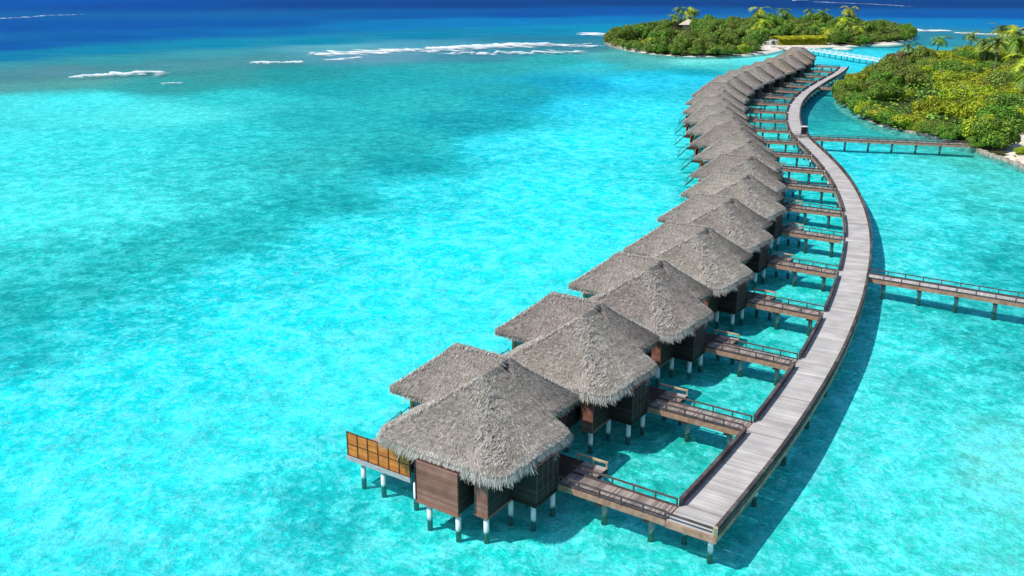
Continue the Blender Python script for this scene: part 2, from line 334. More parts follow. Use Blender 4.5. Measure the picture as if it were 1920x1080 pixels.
def mat_water():
    t = NT('sea_water'); g = geo(t); P = g['Position']
    a = t.add('ShaderNodeAttribute', attribute_name='survey'); mk = t.add('ShaderNodeAttribute', attribute_name='murk')
    w1 = t.noise(t.mapping(P, (1.0, 1.7, 1), (0,0,0.25)), 0.85, 5, 0.62, 0.7)
    w2 = t.noise(t.mapping(P, (1.0, 1.8, 1), (0,0,-0.35)), 3.1, 4, 0.6, 0.5)
    w3 = t.noise(t.mapping(P, (1.0, 2.4, 1), (0,0,0.12)), 0.16, 6, 0.68, 0.3)
    h = t.math('ADD', t.math('ADD', t.math('MULTIPLY', w1, .5), t.math('MULTIPLY', w2, .16)), t.math('MULTIPLY', w3, 1.3))
    nb = t.bump(h, 1.0, 0.42)
    tr = t.add('ShaderNodeBsdfTransparent')
    # caustic lines painted into the tint, imitating light gathered by ripples
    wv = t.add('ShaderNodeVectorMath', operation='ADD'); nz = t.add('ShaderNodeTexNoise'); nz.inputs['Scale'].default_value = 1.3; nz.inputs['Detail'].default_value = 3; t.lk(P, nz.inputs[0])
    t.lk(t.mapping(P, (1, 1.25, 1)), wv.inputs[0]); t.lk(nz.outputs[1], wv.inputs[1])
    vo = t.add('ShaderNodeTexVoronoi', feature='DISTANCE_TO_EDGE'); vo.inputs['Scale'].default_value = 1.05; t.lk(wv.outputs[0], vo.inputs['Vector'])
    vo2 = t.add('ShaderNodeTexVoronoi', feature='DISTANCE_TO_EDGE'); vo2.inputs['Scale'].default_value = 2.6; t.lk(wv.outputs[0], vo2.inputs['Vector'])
    caustic_net = t.math('MINIMUM', t.ramp(vo.outputs[0], [(0.0, 0.0), (0.16, 1.0)]), t.ramp(vo2.outputs[0], [(0.0, .1), (0.15, 1.0)]))
    t.lk(t.mix(caustic_net, (.84, 1.0, 1.0), (.50, .875, .90)), tr.inputs[0])
    df = t.add('ShaderNodeBsdfDiffuse'); t.lk(nb, df.inputs['Normal'])
    var = t.ramp(t.math('ADD', t.math('MULTIPLY', t.noise(t.mapping(P, (.45, 1.5, 1), (0,0,.15)), 0.06, 6, 0.7), .45), t.math('MULTIPLY', t.noise(t.mapping(P, (.5, 1.1, 1)), 0.5, 6, 0.8), .55)), [(0.34, .62), (0.66, 1.4)])
    deep = t.math('MULTIPLY', mk.outputs['Fac'], .42)
    t.lk(t.mix(1.0, t.mix(1.0, a.outputs['Color'], var, 'MULTIPLY'), t.mix(deep, (1, 1, 1), (.3, .3, .55)), 'MULTIPLY'), df.inputs[0])
    m1 = t.add('ShaderNodeMixShader'); t.lk(mk.outputs['Fac'], m1.inputs[0]); t.lk(tr.outputs[0], m1.inputs[1]); t.lk(df.outputs[0], m1.inputs[2])
    gl = t.add('ShaderNodeBsdfGlossy'); gl.inputs['Roughness'].default_value = 0.12; t.lk(nb, gl.inputs['Normal'])
    gl.inputs['Color'].default_value = (.15, .6, 1, 1)
    fr = t.add('ShaderNodeFresnel'); fr.inputs['IOR'].default_value = 1.33; t.lk(nb, fr.inputs['Normal'])
    m2 = t.add('ShaderNodeMixShader'); t.lk(t.math('MULTIPLY', fr.outputs[0], 0.15), m2.inputs[0]); t.lk(m1.outputs[0], m2.inputs[1]); t.lk(gl.outputs[0], m2.inputs[2])
    t.lk(m2.outputs[0], t.out.inputs[0]); return t.m
def bed_z(x, y):
    r = np.hypot(x, y)
    return -0.8 - np.clip((r-500)/400, 0, 1)*14 - 0.12*np.sin(x*0.21)*np.cos(y*0.17)
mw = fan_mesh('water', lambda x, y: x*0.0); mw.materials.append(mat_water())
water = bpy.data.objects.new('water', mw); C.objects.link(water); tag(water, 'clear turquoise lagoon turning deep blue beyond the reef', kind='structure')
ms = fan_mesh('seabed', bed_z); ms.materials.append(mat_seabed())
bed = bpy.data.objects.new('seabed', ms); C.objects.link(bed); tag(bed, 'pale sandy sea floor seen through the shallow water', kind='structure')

# ------------------------------------------------------------------ surf
def mat_foam(name, thin=0.0, k=3.2):
    t = NT(name); g = geo(t); P = g['Position']
    e = t.add('ShaderNodeAttribute', attribute_name='edge')
    n = t.noise(t.mapping(P, (.5, 1.0, 1)), 0.22, 7, 0.78, 0.6)
    f = t.ramp(t.math('ADD', e.outputs['Fac'], t.math('MULTIPLY', t.math('SUBTRACT', n, .5), k)), [(0.2+thin*2.2, 0), (1.15+thin*2.2, 1)])
    d = t.add('ShaderNodeBsdfDiffuse'); d.inputs[0].default_value = (.80, .86, .87, 1)
    t.lk(t.bump(n, 1, .5), d.inputs['Normal'])
    tr = t.add('ShaderNodeBsdfTransparent'); mx = t.add('ShaderNodeMixShader')
    t.lk(f, mx.inputs[0]); t.lk(tr.outputs[0], mx.inputs[1]); t.lk(d.outputs[0], mx.inputs[2]); t.lk(mx.outputs[0], t.out.inputs[0])
    return t.m
M['foam'] = mat_foam('surf_foam', 0.0, 1.7); M['foam_thin'] = mat_foam('thin_foam', 0.10); M['foam_faint'] = mat_foam('faint_foam', 0.36)
def surf(pts, widths, height, mat, label):
    """a breaking crest: low ridge of foam along a line, w = metres across"""
    W = [Vector((*ray(*p, 0), 0)) for p in pts]
    N = 60; L = []
    for i in range(N+1):
        t = i/N*(len(W)-1); k = min(int(t), len(W)-2); q = t-k
        L.append((W[k].lerp(W[k+1], q), widths[k]*(1-q)+widths[k+1]*q))
    mb = MB(); e = []; K = 9
    for i, (p, w) in enumerate(L):
        d = (L[min(i+1, N)][0]-L[max(i-1, 0)][0]).normalized(); s = Vector((-d.y, d.x, 0))
        jit = (noise.noise(Vector((i*0.22, w, 3)))*0.6)*w; w = w*(1.25+.9*noise.noise(Vector((i*.31, 7, w))))
        for k in range(K):
            q = k/(K-1)*2-1
            pp = p+s*(q*w/2+jit); pr = min((q+1)/1.5, (1-q)/.45, 1)
            endf = min(1, i/5, (N-i)/5)
            mb.v.append((pp.x, pp.y, 0.04+height*pr*endf*(0.7+0.5*noise.noise(pp*0.15)))); e.append(pr*endf)
    for i in range(N):
        for k in range(K-1):
            a = i*K+k; mb.f.append((a, a+1, a+K+1, a+K))
    o = mb.build('surf', mat, smooth=True)
    at = o.data.attributes.new('edge', 'FLOAT', 'POINT'); at.data.foreach_set('value', e)
    tag(o, label, kind='structure'); return o
surf([(122,147),(170,144),(240,140),(322,138)], [3,7,12,13], 0.9, M['foam'], 'long white breaker on the left of the reef')
surf([(300,158),(345,156)], [4,4], 0.3, M['foam_thin'], 'small foam streak behind the left breaker')
surf([(463,119),(520,118),(572,118)], [6,7,6], 0.7, M['foam'], 'short white breaker left of the reef middle')
surf([(607,114),(640,112),(685,108)], [4,5,4], 0.5, M['foam_thin'], 'small breaker at the reef middle')
surf([(590,106),(660,101),(720,97),(815,93)], [12,26,30,18], 0.3, M['foam_thin'], 'spread foam trailing the main breaker')
surf([(795,94),(870,91),(960,87),(1050,82)], [13,22,22,12], 1.1, M['foam'], 'main white breaker along the reef before the far island')
surf([(820,102),(920,101),(1020,100),(1125,96)], [14,26,24,12], 0.15, mat_foam('trailing_foam', 0.2), 'second foam line inside the reef')
surf([(1104,67),(1145,64)], [16,20], 0.8, M['foam'], 'foam patch left of the far island')
surf([(1705,58),(1735,58),(1764,60)], [16,24,14], 1.0, M['foam'], 'foam right of the far island')
surf([(1780,62),(1825,64),(1880,67),(1960,70)], [10,14,13,12], 0.8, M['foam'], 'breaker line behind the right island')
surf([(-60,38),(40,34),(110,29),(180,26)], [10,30,24,10], 0.05, M['foam_faint'], 'faint foam streak on the deep blue sea')
surf([(1520,3),(1560,5),(1640,8),(1720,13)], [12,9,7,5], 0.1, M['foam_thin'], 'thin white wake behind the boat')

M['veil'] = mat_foam('foam_veil', .24, 2.6)
surf([(560,106),(700,99),(850,94),(1050,87),(1125,90)], [16,44,40,44,20], 0.03, M['veil'], 'thin veil of foam along the middle of the reef')
# ------------------------------------------------------------------ boardwalk
Lp = [(1281,946),(1322,905),(1377,844),(1420,789),(1478,711),(1520,651),(1542,602),(1551,582),(1573.6,507),(1584.7,462),(1585.6,432),(1580.6,393),(1562,344),(1540,312),(1514,284.4),(1486.3,258.5),(1477,239),(1473.3,215.6),(1479,196.3),(1489,184.4),(1504,171),(1527,156.3),(1553,143),(1567.4,134),(1572.6,126.7)]
Rp = [(1347,992),(1362.6,972.4),(1389,942),(1415,911.3),(1442,876.7),(1471,839),(1524,762),(1556,704),(1579,658),(1591,629),(1602,604),(1619.4,564),(1629,517.8),(1633,473),(1632,434),(1625,401),(1618,380.7),(1603,351),(1581,321.5),(1558.5,297.4),(1536,277),(1515,256),(1503.7,243),(1500,226),(1499.5,208),(1505,192),(1517,177),(1540.7,160.7),(1557,150.4),(1577.8,138.5),(1588,131),(1592.5,126)]
Lw = np.array([ray(*p, 1.6) for p in Lp]); Rw = np.array([ray(*p, 1.6) for p in Rp])
def resample(P, n):
    d = np.r_[0, np.cumsum(np.linalg.norm(np.diff(P, axis=0), axis=1))]
    s = np.linspace(0, d[-1], n)
    return np.stack([np.interp(s, d, P[:, 0]), np.interp(s, d, P[:, 1])], 1)
def smooth(P, k):
    for _ in range(k):
        Q = P.copy(); Q[1:-1] = (P[:-2]+2*P[1:-1]+P[2:])/4; P = Q
    return P
Rs = smooth(resample(Rw, 600), 160)
# centre line: half a width to the left of the measured right edge, blended with the left edge
def nearest(Pl, q): return Pl[np.argmin(((Pl-q)**2).sum(1))]
Ls = smooth(resample(Lw, 900), 300)
mid = []
WID = 3.0
for i in range(len(Rs)):
    a = Rs[max(i-2, 0)]; b = Rs[min(i+2, len(Rs)-1)]; d = (b-a)/np.linalg.norm(b-a); n = np.array([-d[1], d[0]])
    c1 = Rs[i]+n*WID/2
    l = nearest(Ls, Rs[i]+n*WID); c2 = l-n*WID/2
    c2 = c1+n*float((c2-c1)@n)
    mid.append((c1+c2)/2)
mid = smooth(resample(np.array(mid), 700), 60)
seg = np.r_[0, np.cumsum(np.linalg.norm(np.diff(mid, axis=0), axis=1))]; TOT = seg[-1]
def cl(s):
    p = np.array([np.interp(s, seg, mid[:, 0]), np.interp(s, seg, mid[:, 1])])
    a = np.array([np.interp(s-.6, seg, mid[:, 0]), np.interp(s-.6, seg, mid[:, 1])]); b = np.array([np.interp(s+.6, seg, mid[:, 0]), np.interp(s+.6, seg, mid[:, 1])])
    d = (b-a)/np.linalg.norm(b-a); return p, d, np.array([-d[1], d[0]])
Z_DECK = 1.6

# villas: bridge heads on the boardwalk side and at the villa corner
BR = [((1058,890),(1270,960)),((1222,750),(1410,803)),((1328,642),(1490,681)),((1404,560),(1545,588)),((1443,488),(1570,513)),((1468,430),(1580,448)),((1470,385),(1577,398)),((1475,344),(1562,354)),((1468,312),(1540,319)),((1460,287),(1514,291)),((1448,265),(1490,267)),((1428,242),(1474,245)),((1420,223),(1470,228)),((1419,207),(1472,210)),((1425,192),(1478,196)),((1440,180),(1487,183)),((1455,168),(1500,171)),((1471,159),(1515,163)),((1492,150),(1538,153)),((1516,142),(1556,145)),((1530,132.6),(1563,135)),((1538,124),(1572,126))]
ANG = [-34,-34,-34.5,-35.5,-36,-34.5,-32.5,-29.5,-25.5,-22,-20.5,-20,-21.5,-25,-29.5,-33,-36,-37,-38,-39,-40,-40]
LB = [7.6]*7+[7.8,7.8,7.9,8.2,8.4,8.6,9.0,9.2,8.8,8.2,8,7.9,7.7,7.7,8.6]
Ew = np.array([ray(*b[1], 1.6) for b in BR]); Sw = []
Es = Ew.copy()
for _ in range(3):
    Q = Es.copy(); Q[8:-1] = (Es[7:-2]+2*Es[8:-1]+Es[9:])/4; Es = Q
for i, b in enumerate(BR):
    a = R(ANG[i]); u = np.array([math.cos(a), math.sin(a)])
    Sw.append(np.array(ray(*b[0], 1.6)) if i < 7 else Es[i]-u*LB[i])
Sw = np.array(Sw)

walk = empty('boardwalk', (float(mid[0][0]), float(mid[0][1]), 0))
tag(walk, 'long curving grey plank boardwalk on the right of the thatched villas', 'boardwalk')
def wp(x, y, z): return (x-mid[0][0], y-mid[0][1], z)
def cross_pt(s, off, z):
    p, d, n = cl(s); q = p+n*off; return wp(q[0], q[1], z)
# the near end is cut along the first bridge's line
a0 = R(ANG[0]); u0 = np.array([math.cos(a0), math.sin(a0)]); v0 = np.array([-u0[1], u0[0]])
ENDP = Sw[0]-v0*1.12
def clip_end(s, off, z):
    """keep the point behind the line of the cut end"""
    p, d, n = cl(max(s, 0)); q = p+n*off + (d*s if s < 0 else 0)
    k = (q-ENDP)@v0
    if k < 0: q = q+d*(-k/(d@v0))
    return wp(q[0], q[1], z)
mb = MB(); s = -4.0
while s < TOT:
    w = random.uniform(.12, .15); g = 0.012 if random.random() > .06 else .05
    e1 = random.uniform(-.03, .03); zz = Z_DECK+random.uniform(-.006, .006); h = WID/2
    q = [clip_end(s, -h+e1, zz-.05), clip_end(s+w-g, -h+e1, zz-.05), clip_end(s+w-g, h+e1, zz-.05), clip_end(s, h+e1, zz-.05)]
    q2 = [(x, y, zz) for x, y, _ in q]
    if (Vector(q2[0])-Vector(q2[1])).length > .02 or (Vector(q2[2])-Vector(q2[3])).length > .02: mb.hexa(q+q2)
    s += w
mb.build('deck', M['plank'], walk)
# openings in the left rail where bridges join, in the right rail where the shore bridges join
def s_of(q):
    return float(seg[np.argmin(((mid-q)**2).sum(1))])
opens_l = []
for i in range(22):
    a = R(ANG[i]); u = np.array([math.cos(a), math.sin(a)]); v = np.array([-u[1], u[0]])
    c = Sw[i]-v*0.3
    t = 0; best = None
    for t in np.arange(3, 14, .1):
        q = c+u*t; dd = np.sqrt(((mid-q)**2).sum(1)).min()
        if dd < WID/2+.02: best = (t, q); break
    if best is None: best = (8.5, c+u*8.5)
    opens_l.append((s_of(best[1]), best[0]))
SH = [  # shore bridges: start and end on the survey, width
 ((1633,508),(1925,555), 2.15, 1.7, 28.0), ((1512,258),(1815,271), 1.6, 1.7, None), ((1541,164),(1580,167), 1.6, 2.0, None)]
sh = []
for (pa, pb, z, w, ln) in SH:
    a = np.array(ray(*pa, z)); b = np.array(ray(*pb, z)); d = (b-a)/np.linalg.norm(b-a); L = ln or np.linalg.norm(b-a)
    # start on the right edge of the boardwalk
    for t in np.arange(-6, 6, .05):
        q = a+d*t
        if np.sqrt(((mid-q)**2).sum(1)).min() > WID/2-.02 and t > -3: break
    sh.append((q, d, L-t, w))
opens_r = [s_of(q) for q, d, L, w in sh]
def rail_run(side, opens, s0, s1):
    """posts and long rails of one side, interrupted at the openings"""
    out = []; cur = s0
    for o, hw in sorted(opens):
        if o-hw > cur+.5: out.append((cur, o-hw))
        cur = max(cur, o+hw)
    if cur < s1-.3: out.append((cur, s1))
    return out
posts = []; 
for side, opens, nm in ((1, [(o, 1.15) for o, _ in opens_l], 'left'), (-1, [(o, 1.0) for o in opens_r], 'right')):
    fas = MB()
    for (a, b) in rail_run(side, opens, -1.9 if side < 0 else 0.2, TOT):
        n = max(1, round((b-a)/1.55)); st = (b-a)/n; ext = 0
        off = side*(WID/2-.02); top = MB(); kerb = MB()
        for i in range(n):
            x0 = a+i*st; x1 = x0+st-.0
            p0 = Vector(clip_end(x0, off, 2.04)); p1 = Vector(clip_end(x1, off, 2.04))
            if (p1-p0).length < .3: continue
            top.bar(p0, p1, .22, .15)
            q0 = Vector(clip_end(x0, off, 1.72)); q1 = Vector(clip_end(x1, off, 1.72))
            kerb.bar(q0, q1, .22, .20)
            posts.append((min(x0, 1e9), p0))
        posts.append((b, Vector(clip_end(b, off, 2.04))))
        if top.v: top.build('handrail', M['rail'], walk); kerb.build('kerb_rail', M['rail'], walk)
    n = int(TOT/2.0)
    for i in range(-1, n):
        p0 = Vector(clip_end(i*2.0, side*(WID/2+.06), 1.36)); p1 = Vector(clip_end(i*2.0+2.0, side*(WID/2+.06), 1.36))
        if (p1-p0).length > .2: fas.bar(p0, p1, .12, .36)
    fas.build('side_beam', M['log'], walk)
posts.sort(key=lambda p: p[0])
pm = MB(); pm.box((-.09,-.09,-.66), (.09,.09,.09)); pmesh = pm.mesh('post'); pmesh.materials.append(M['rail'])
for k, (s_, p) in enumerate(posts[:90]):
    o = bpy.data.objects.new('post', pmesh); C.objects.link(o); o.parent = walk; o.location = p
rest = MB()
for s_, p in posts[90:]: rest.box((p.x-.07, p.y-.07, 1.38), (p.x+.07, p.y+.07, 2.09))
tag(rest.build('posts', M['rail'], walk), kind='stuff')
# near end rail and beam
e0 = Vector(clip_end(-4, -WID/2+.02, 2.04)); e1 = Vector(clip_end(-4, WID/2, 2.04))
er = MB(); er.bar(e0, e1, .13, .11); er.build('end_rail', M['rail'], walk)
vv = Vector((-v0[0], -v0[1], 0))*.09
eb = MB(); eb.bar(e0+vv+Vector((u0[0]*.15, u0[1]*.15, -.68)), e1+vv+Vector((0,0,-.68)), .14, .38); eb.build('end_beam', M['log'], walk)
ep = MB(); ep.box((e0.x-.12, e0.y-.12, 1.35), (e0.x+.12, e0.y+.12, 2.14)); ep.build('corner_post', M['yellow_wood'], walk)
jo = MB()
s = 1.0; npile = 0
pl = MB(); pl.cyl(0, 0, -1.6, 1.3, .17, n=14); plmesh = pl.mesh('pile'); plmesh.materials.append(M['pile']); plmesh.polygons.foreach_set('use_smooth', [len(p.vertices) == 4 for p in plmesh.polygons])
cb = MB()
while s < TOT:
    for off in (-1.0, 1.0):
        if npile < 100:
            o = bpy.data.objects.new('pile', plmesh); C.objects.link(o); o.parent = walk
            o.location = (cross_pt(s, off, 0) if s > 1.5 else Vector(cross_pt(-.2 if off < 0 else .9, off, 0)) ); npile += 1
    cb.bar(cross_pt(s, -1.45, 1.2), cross_pt(s, 1.45, 1.2), .25, .24)
    s += 6.4
for off in (-.8, 0, .8):
    for i in range(int(TOT/3)):
        cb.bar(cross_pt(i*3, off, 1.43), cross_pt(i*3+3, off, 1.43), .12, .2)
cb.build('joists', M['frame'], walk)

# ------------------------------------------------------------------ bridges
def bridge(name, origin, ang, L, w, label, group, bents, mat=M['plank_brown'], vc=-0.3, railh=.52, pilemat='pile_grey', post_gap=1.6, split=None):
    """local x runs along the bridge; vc = centre line offset"""
    t = empty(name, (origin[0], origin[1], 0), ang); tag(t, label, 'footbridge', group)
    mb = MB(); x = 0.0
    while x < L-.02:
        pw = min(random.uniform(.125, .15), L-x)
        mb.box((x, vc-w/2, Z_DECK-.055+.004), (x+pw-.02, vc+w/2, Z_DECK+.004+random.uniform(-.005,.005))); x += pw
    mb.build('deck', mat, t)
    for sgn in (-1, 1):
        y = vc+sgn*(w/2+.05)
        b = MB(); n = max(1, int(L/2.6)); st = L/n
        for i in range(n): b.box((i*st+.01, y-.06, 1.17), ((i+1)*st-.01, y+.06, 1.56+random.uniform(-.01,.01)))
        b.build('side_beam', M['log'], t)
        r_ = MB(); r_.bar((0, y, Z_DECK+railh), (L, y, Z_DECK+railh), .10, .09); rr = r_.build('handrail', M['rail'], t)
        r_ = MB(); r_.bar((0, y, Z_DECK+.07), (L, y, Z_DECK+.07), .07, .10); r_.build('kerb_rail', M['rail'], t)
        n = max(1, round(L/post_gap))
        for i in range(n+1):
            x = min(max(i*L/n, .05), L-.05); p = MB(); p.box((x-.045, y-.045, 1.3), (x+.045, y+.045, Z_DECK+railh+.03)); p.build('post', M['rail'], rr)
    for x in bents:
        p = MB(); p.cyl(x, vc, -1.6, 1.02, .2, n=14); p.build('pile', M[pilemat], t, True)
        p = MB(); p.box((x-.16, vc-w/2-.12, 1.0), (x+.16, vc+w/2+.12, 1.18)); p.build('crosshead', M['frame'], t)
    return t
ordn = ['first','second','third','fourth','fifth','sixth','seventh','eighth','ninth','tenth','eleventh','twelfth','thirteenth','fourteenth','fifteenth','sixteenth','seventeenth','eighteenth','nineteenth','twentieth','twenty-first','last']
for i in range(22):
    L = opens_l[i][1]-.25 + .1
    lab = ('short railed plank footbridge from the nearest villa to the very end of the boardwalk' if i == 0 else
           'short plank footbridge joining the %s thatched villa from the near end to the boardwalk' % ordn[i] if i < 21 else
           'farthest short plank footbridge at the distant tip of the boardwalk')
    Ll = L-.2
    bridge('footbridge', Sw[i]+np.array([math.cos(R(ANG[i])), math.sin(R(ANG[i]))])*.22, R(ANG[i]), Ll, 1.55, lab, 'short footbridges between villas and boardwalk', [2.9, 6.1])
# shore bridges
for k, (q, d, L, w) in enumerate(sh):
    lab = ['long railed footbridge leaving the boardwalk to the right edge of the picture',
           'straight brown footbridge from the boardwalk to the sandy shore of the right island',
           'short pale footbridge from the far bend of the boardwalk into the green thicket'][k]
    n = int(L/(3.55 if k == 0 else 4.3))
    bridge('shore_footbridge', q, math.atan2(d[1], d[0]), L, w, lab, None, [1.7+i*(3.55 if k == 0 else 4.3) for i in range(n)], vc=0, railh=.5, mat=M['plank'] if k != 1 else M['plank_brown'], post_gap=1.75)
# pale jetty between the islands
a = np.array(ray(1512,92.5,1.3)); b = np.array(ray(1660,116,1.3)); d = (b-a)/np.linalg.norm(b-a); L = float(np.linalg.norm(b-a))
jt = empty('jetty', (a[0], a[1], 0), math.atan2(d[1], d[0])); tag(jt, 'pale white jetty with posts crossing the strait between the two islands', 'jetty')
mb = MB(); mb.box((0,-1.1,1.15), (L,1.1,1.3)); mb.build('deck', M['white'], jt)
for sgn in (-1, 1):
    r_ = MB(); r_.bar((0, sgn*1.05, 2.1), (L, sgn*1.05, 2.1), .12, .1); rr = r_.build('railing', M['white'], jt)
    for i in range(int(L/5)+1):
        p = MB(); p.box((i*5-.14, sgn*1.05-.14, 1.1), (i*5+.14, sgn*1.05+.14, 2.6)); p.build('post', M['white'], rr)
for i in range(int(L/5)):
    p = MB(); p.cyl(i*5+2, 0, -1.5, 1.15, .22, n=8); p.build('pile', M['pile_grey'], jt)
# dark box beside the boardwalk where the shore bridge joins
q = np.array(ray(1507,252,1.6)); bx = empty('utility_box', (q[0], q[1], 1.6)); tag(bx, 'small dark utility box with white lid standing at the boardwalk bend', 'utility box')
m_ = MB(); m_.box((-.5,-.4,0.01), (.5,.4,1.5)); m_.build('cabinet', M['black'], bx)
m_ = MB(); m_.box((-.58,-.48,1.503), (.58,.48,1.66)); m_.build('lid', M['white'], bx)

# ------------------------------------------------------------------ villa
def rounded(u0, u1, v0_, v1, r, n=7):
    """closed outline of a rounded rectangle, corners in order"""
    pts = []
    for cx, cy, a in ((u0+r, v0_+r, 180), (u1-r, v0_+r, 270), (u1-r, v1-r, 0), (u0+r, v1-r, 90)):
        for i in range(n+1):
            t = R(a+90*i/n); pts.append((cx+r*math.cos(t), cy+r*math.sin(t)))
    return pts
class Roof:
    def __init__(s, outline, ze, ra, rb, zr, closed=True, sag=.13):
        # resample the outline
        P = np.array(outline + ([outline[0]] if closed else []))
        L = np.linalg.norm(np.diff(P, axis=0), axis=1).sum(); s.n = int(L/.22); s.P = resample(P, s.n+1)
        s.L = L; s.ra = np.array(ra); s.rb = np.array(rb); s.ze = ze; s.zr = zr; s.closed = closed; s.sag = sag
    def ridge(s, p):
        d = s.rb-s.ra; t = np.clip((p-s.ra)@d/(d@d), 0, 1); return s.ra+d*t
    def at(s, x, t):
        """x in 0..1 round the eave, t 0 eave .. 1 ridge"""
        k = x*s.n; i = min(int(k), s.n-1); q = k-i; p = s.P[i]*(1-q)+s.P[i+1]*q; r = s.ridge(p)
        ze = s.ze(p) if callable(s.ze) else s.ze
        c = p*(1-t)+r*t
        z = ze+(s.zr-ze)*t - s.sag*math.sin(math.pi*t)
        z += .07*noise.noise(Vector((c[0]*.9, c[1]*.9, 1.3)))+.035*noise.noise(Vector((c[0]*2.6, c[1]*2.6, 5)))
        return Vector((c[0], c[1], z))
def hip_z(u, v, box, rid, ze, zr):
    u0, u1, v0_, v1 = box; (a, b) = rid
    return min([9]+[ze+(zr-ze)*k for k in ((u-u0)/(a[0]-u0), (u1-u)/(u1-b[0]), (v-v0_)/(a[1]-v0_), (v1-v)/(v1-b[1]))])
zA = lambda p: 4.22 + max(0, min(1, (-7.0-p[0])/3))*.30
A_out = []
full = rounded(-10.15, -.25, -6.6, 9, 1.35)
A_out = [(-10.15, 2.0)] + full[:16] + [(-.22, -2), (-.05, -.2), (-.3, 1.0), (-.75, 1.35)]
roofA = Roof(A_out, zA, (-5.45,-1.25), (-5.7, 2.05), 7.52, closed=False)
roofB = Roof(rounded(-13.75, -1.85, -1.15, 5.35, .55), 4.58, (-10.2, 2.1), (-5.6, 2.1), 7.62)
def zB_at(u, v): return hip_z(u, v, (-13.75,-1.85,-1.15,5.35), ((-10.2,2.1),(-5.6,2.1)), 4.58, 7.52) if (-13.75 < u < -1.85 and -1.15 < v < 5.35) else 0
def zA_at(u, v): return hip_z(u, v, (-10.15,-.55,-6.55,99), ((-5.45,-1.25),(-5.6,20)), 4.25, 7.62) if (-10.15 < u < -.55 and -6.55 < v < 1.25) else 0
def roof_base(rf):
    mb = MB(); K = 10; n = rf.n
    for j in range(K+1):
        for i in range(n+1): mb.v.append(tuple(rf.at(i/n, j/K)))
    for j in range(K):
        for i in range(n): a = j*(n+1)+i; mb.f.append((a, a+1, a+n+2, a+n+1))
    # underside, a thatch thickness lower
    o = len(mb.v)
    for j in (0, 1):
        for i in range(n+1):
            p = rf.at(i/n, .0 if j == 0 else .55); mb.v.append((p.x, p.y, p.z-.27))
    for i in range(n):
        mb.f.append((o+i, o+n+1+i, o+n+2+i, o+i+1)); mb.f.append((i, o+i, o+i+1, i+1))
    return mb
def strips(rf, count, other, seed, below):
    rnd = random.Random(seed); mb = MB()
    made = 0; CS = .34
    while made < count:
        x = rnd.random(); t = rnd.random()
        if rnd.random() < .55: t = (math.floor(t*6.0/CS)+rnd.gauss(.15, .12))*CS/6.0; t = min(max(t, 0), .999)
        # area of the fan shrinks towards a ridge end
        p0 = rf.at(x, t); 
        e = rf.at(x, 0); r = rf.at(x, 1); sl = (e-r); SL = sl.length
        k = rf.at(min(x+.004, 1), t)-rf.at(max(x-.004, 0), t)
        if rnd.random() > min(1, k.length/(rf.L*.008)): continue
        if other and other(p0.x, p0.y) > p0.z+.1: made += .6; continue
        d = sl.normalized(); side = d.cross(Vector((0,0,1))).normalized(); nrm = side.cross(d); 
        if nrm.z < 0: nrm = -nrm
        a = rnd.gauss(0, .24); dd = (d*math.cos(a)+side*math.sin(a)).normalized(); ss = dd.cross(nrm)
        ln = rnd.uniform(.12, .34); w = rnd.uniform(.010, .024)
        lift0 = rnd.uniform(-.015, .008); lift1 = rnd.uniform(.006, .030); tw = rnd.uniform(-.006, .006)
        A = p0-dd*ln/2+nrm*lift0; B = p0+dd*ln/2+nrm*lift1
        mb.quad(A-ss*w, A+ss*w, B+ss*w*.45+nrm*tw, B-ss*w*.45-nrm*tw); made += 1
    return mb
def fringe(rf, per_m, other, seed, ln=(.18, .5)):
    rnd = random.Random(seed); mb = MB()
    for i in range(int(rf.L*per_m)):
        x = rnd.random(); p = rf.at(x, 0); e = p; r = rf.at(x, 1)
        if other and other(p.x, p.y) > p.z+.1: continue
        d = (e-r).normalized(); side = d.cross(Vector((0,0,1))).normalized()
        # clumps
        cl_ = .8+1.0*noise.noise(Vector((x*rf.L*2.6, seed, 0)))
        dd = (d*rnd.uniform(.5, 1.0)+Vector((0,0,-rnd.uniform(.25, 1.0)))+side*rnd.gauss(0, .22)).normalized()
        l = rnd.uniform(*ln)*cl_; w = rnd.uniform(.014, .034)
        q = p+(r-p).normalized()*rnd.uniform(0, .3)+Vector((0,0,rnd.uniform(-.24, .06)))
        B = q+dd*(l+.2)
        mb.quad(q-side*w, q+side*w, B+side*w*.3, B-side*w*.3)
    return mb
def caps(rf, ends, seed, hips):
    """bundles of worn pale straw along ridge and hips; hip paleness also imitates caught sun"""
    rnd = random.Random(seed); mb = MB()
    for (a, b, n, spread) in hips:
        a = Vector(a); b = Vector(b); d = (b-a).normalized(); side = d.cross(Vector((0,0,1))).normalized()
        for i in range(n):
            t = rnd.random(); p = a.lerp(b, t)+side*rnd.gauss(0, spread); 
            dd = (side*rnd.choice((-1,1))*rnd.uniform(.3,1)+d*rnd.uniform(-.3,1)+Vector((0,0,-.45))).normalized()
            ss = dd.cross(Vector((0,0,1))).normalized(); l = rnd.uniform(.14,.30); w = rnd.uniform(.012,.03)
            q = p+Vector((0,0,rnd.uniform(.01,.07))); mb.quad(q-ss*w, q+ss*w, q+dd*l+ss*w*.5, q+dd*l-ss*w*.5)
    return mb
def slat_wall(mb, u0, u1, v0_, v1, z0, z1, step=.125, gap=.018, proud=0.0):
    """box clad with horizontal boards"""
    z = z0
    while z < z1-.02:
        h = min(step, z1-z); mb.box((u0, v0_, z), (u1, v1, z+h-gap)); z += step
    mb.box((u0+.03, v0_+.03, z0+.01), (u1-.03, v1-.03, z1-.01))
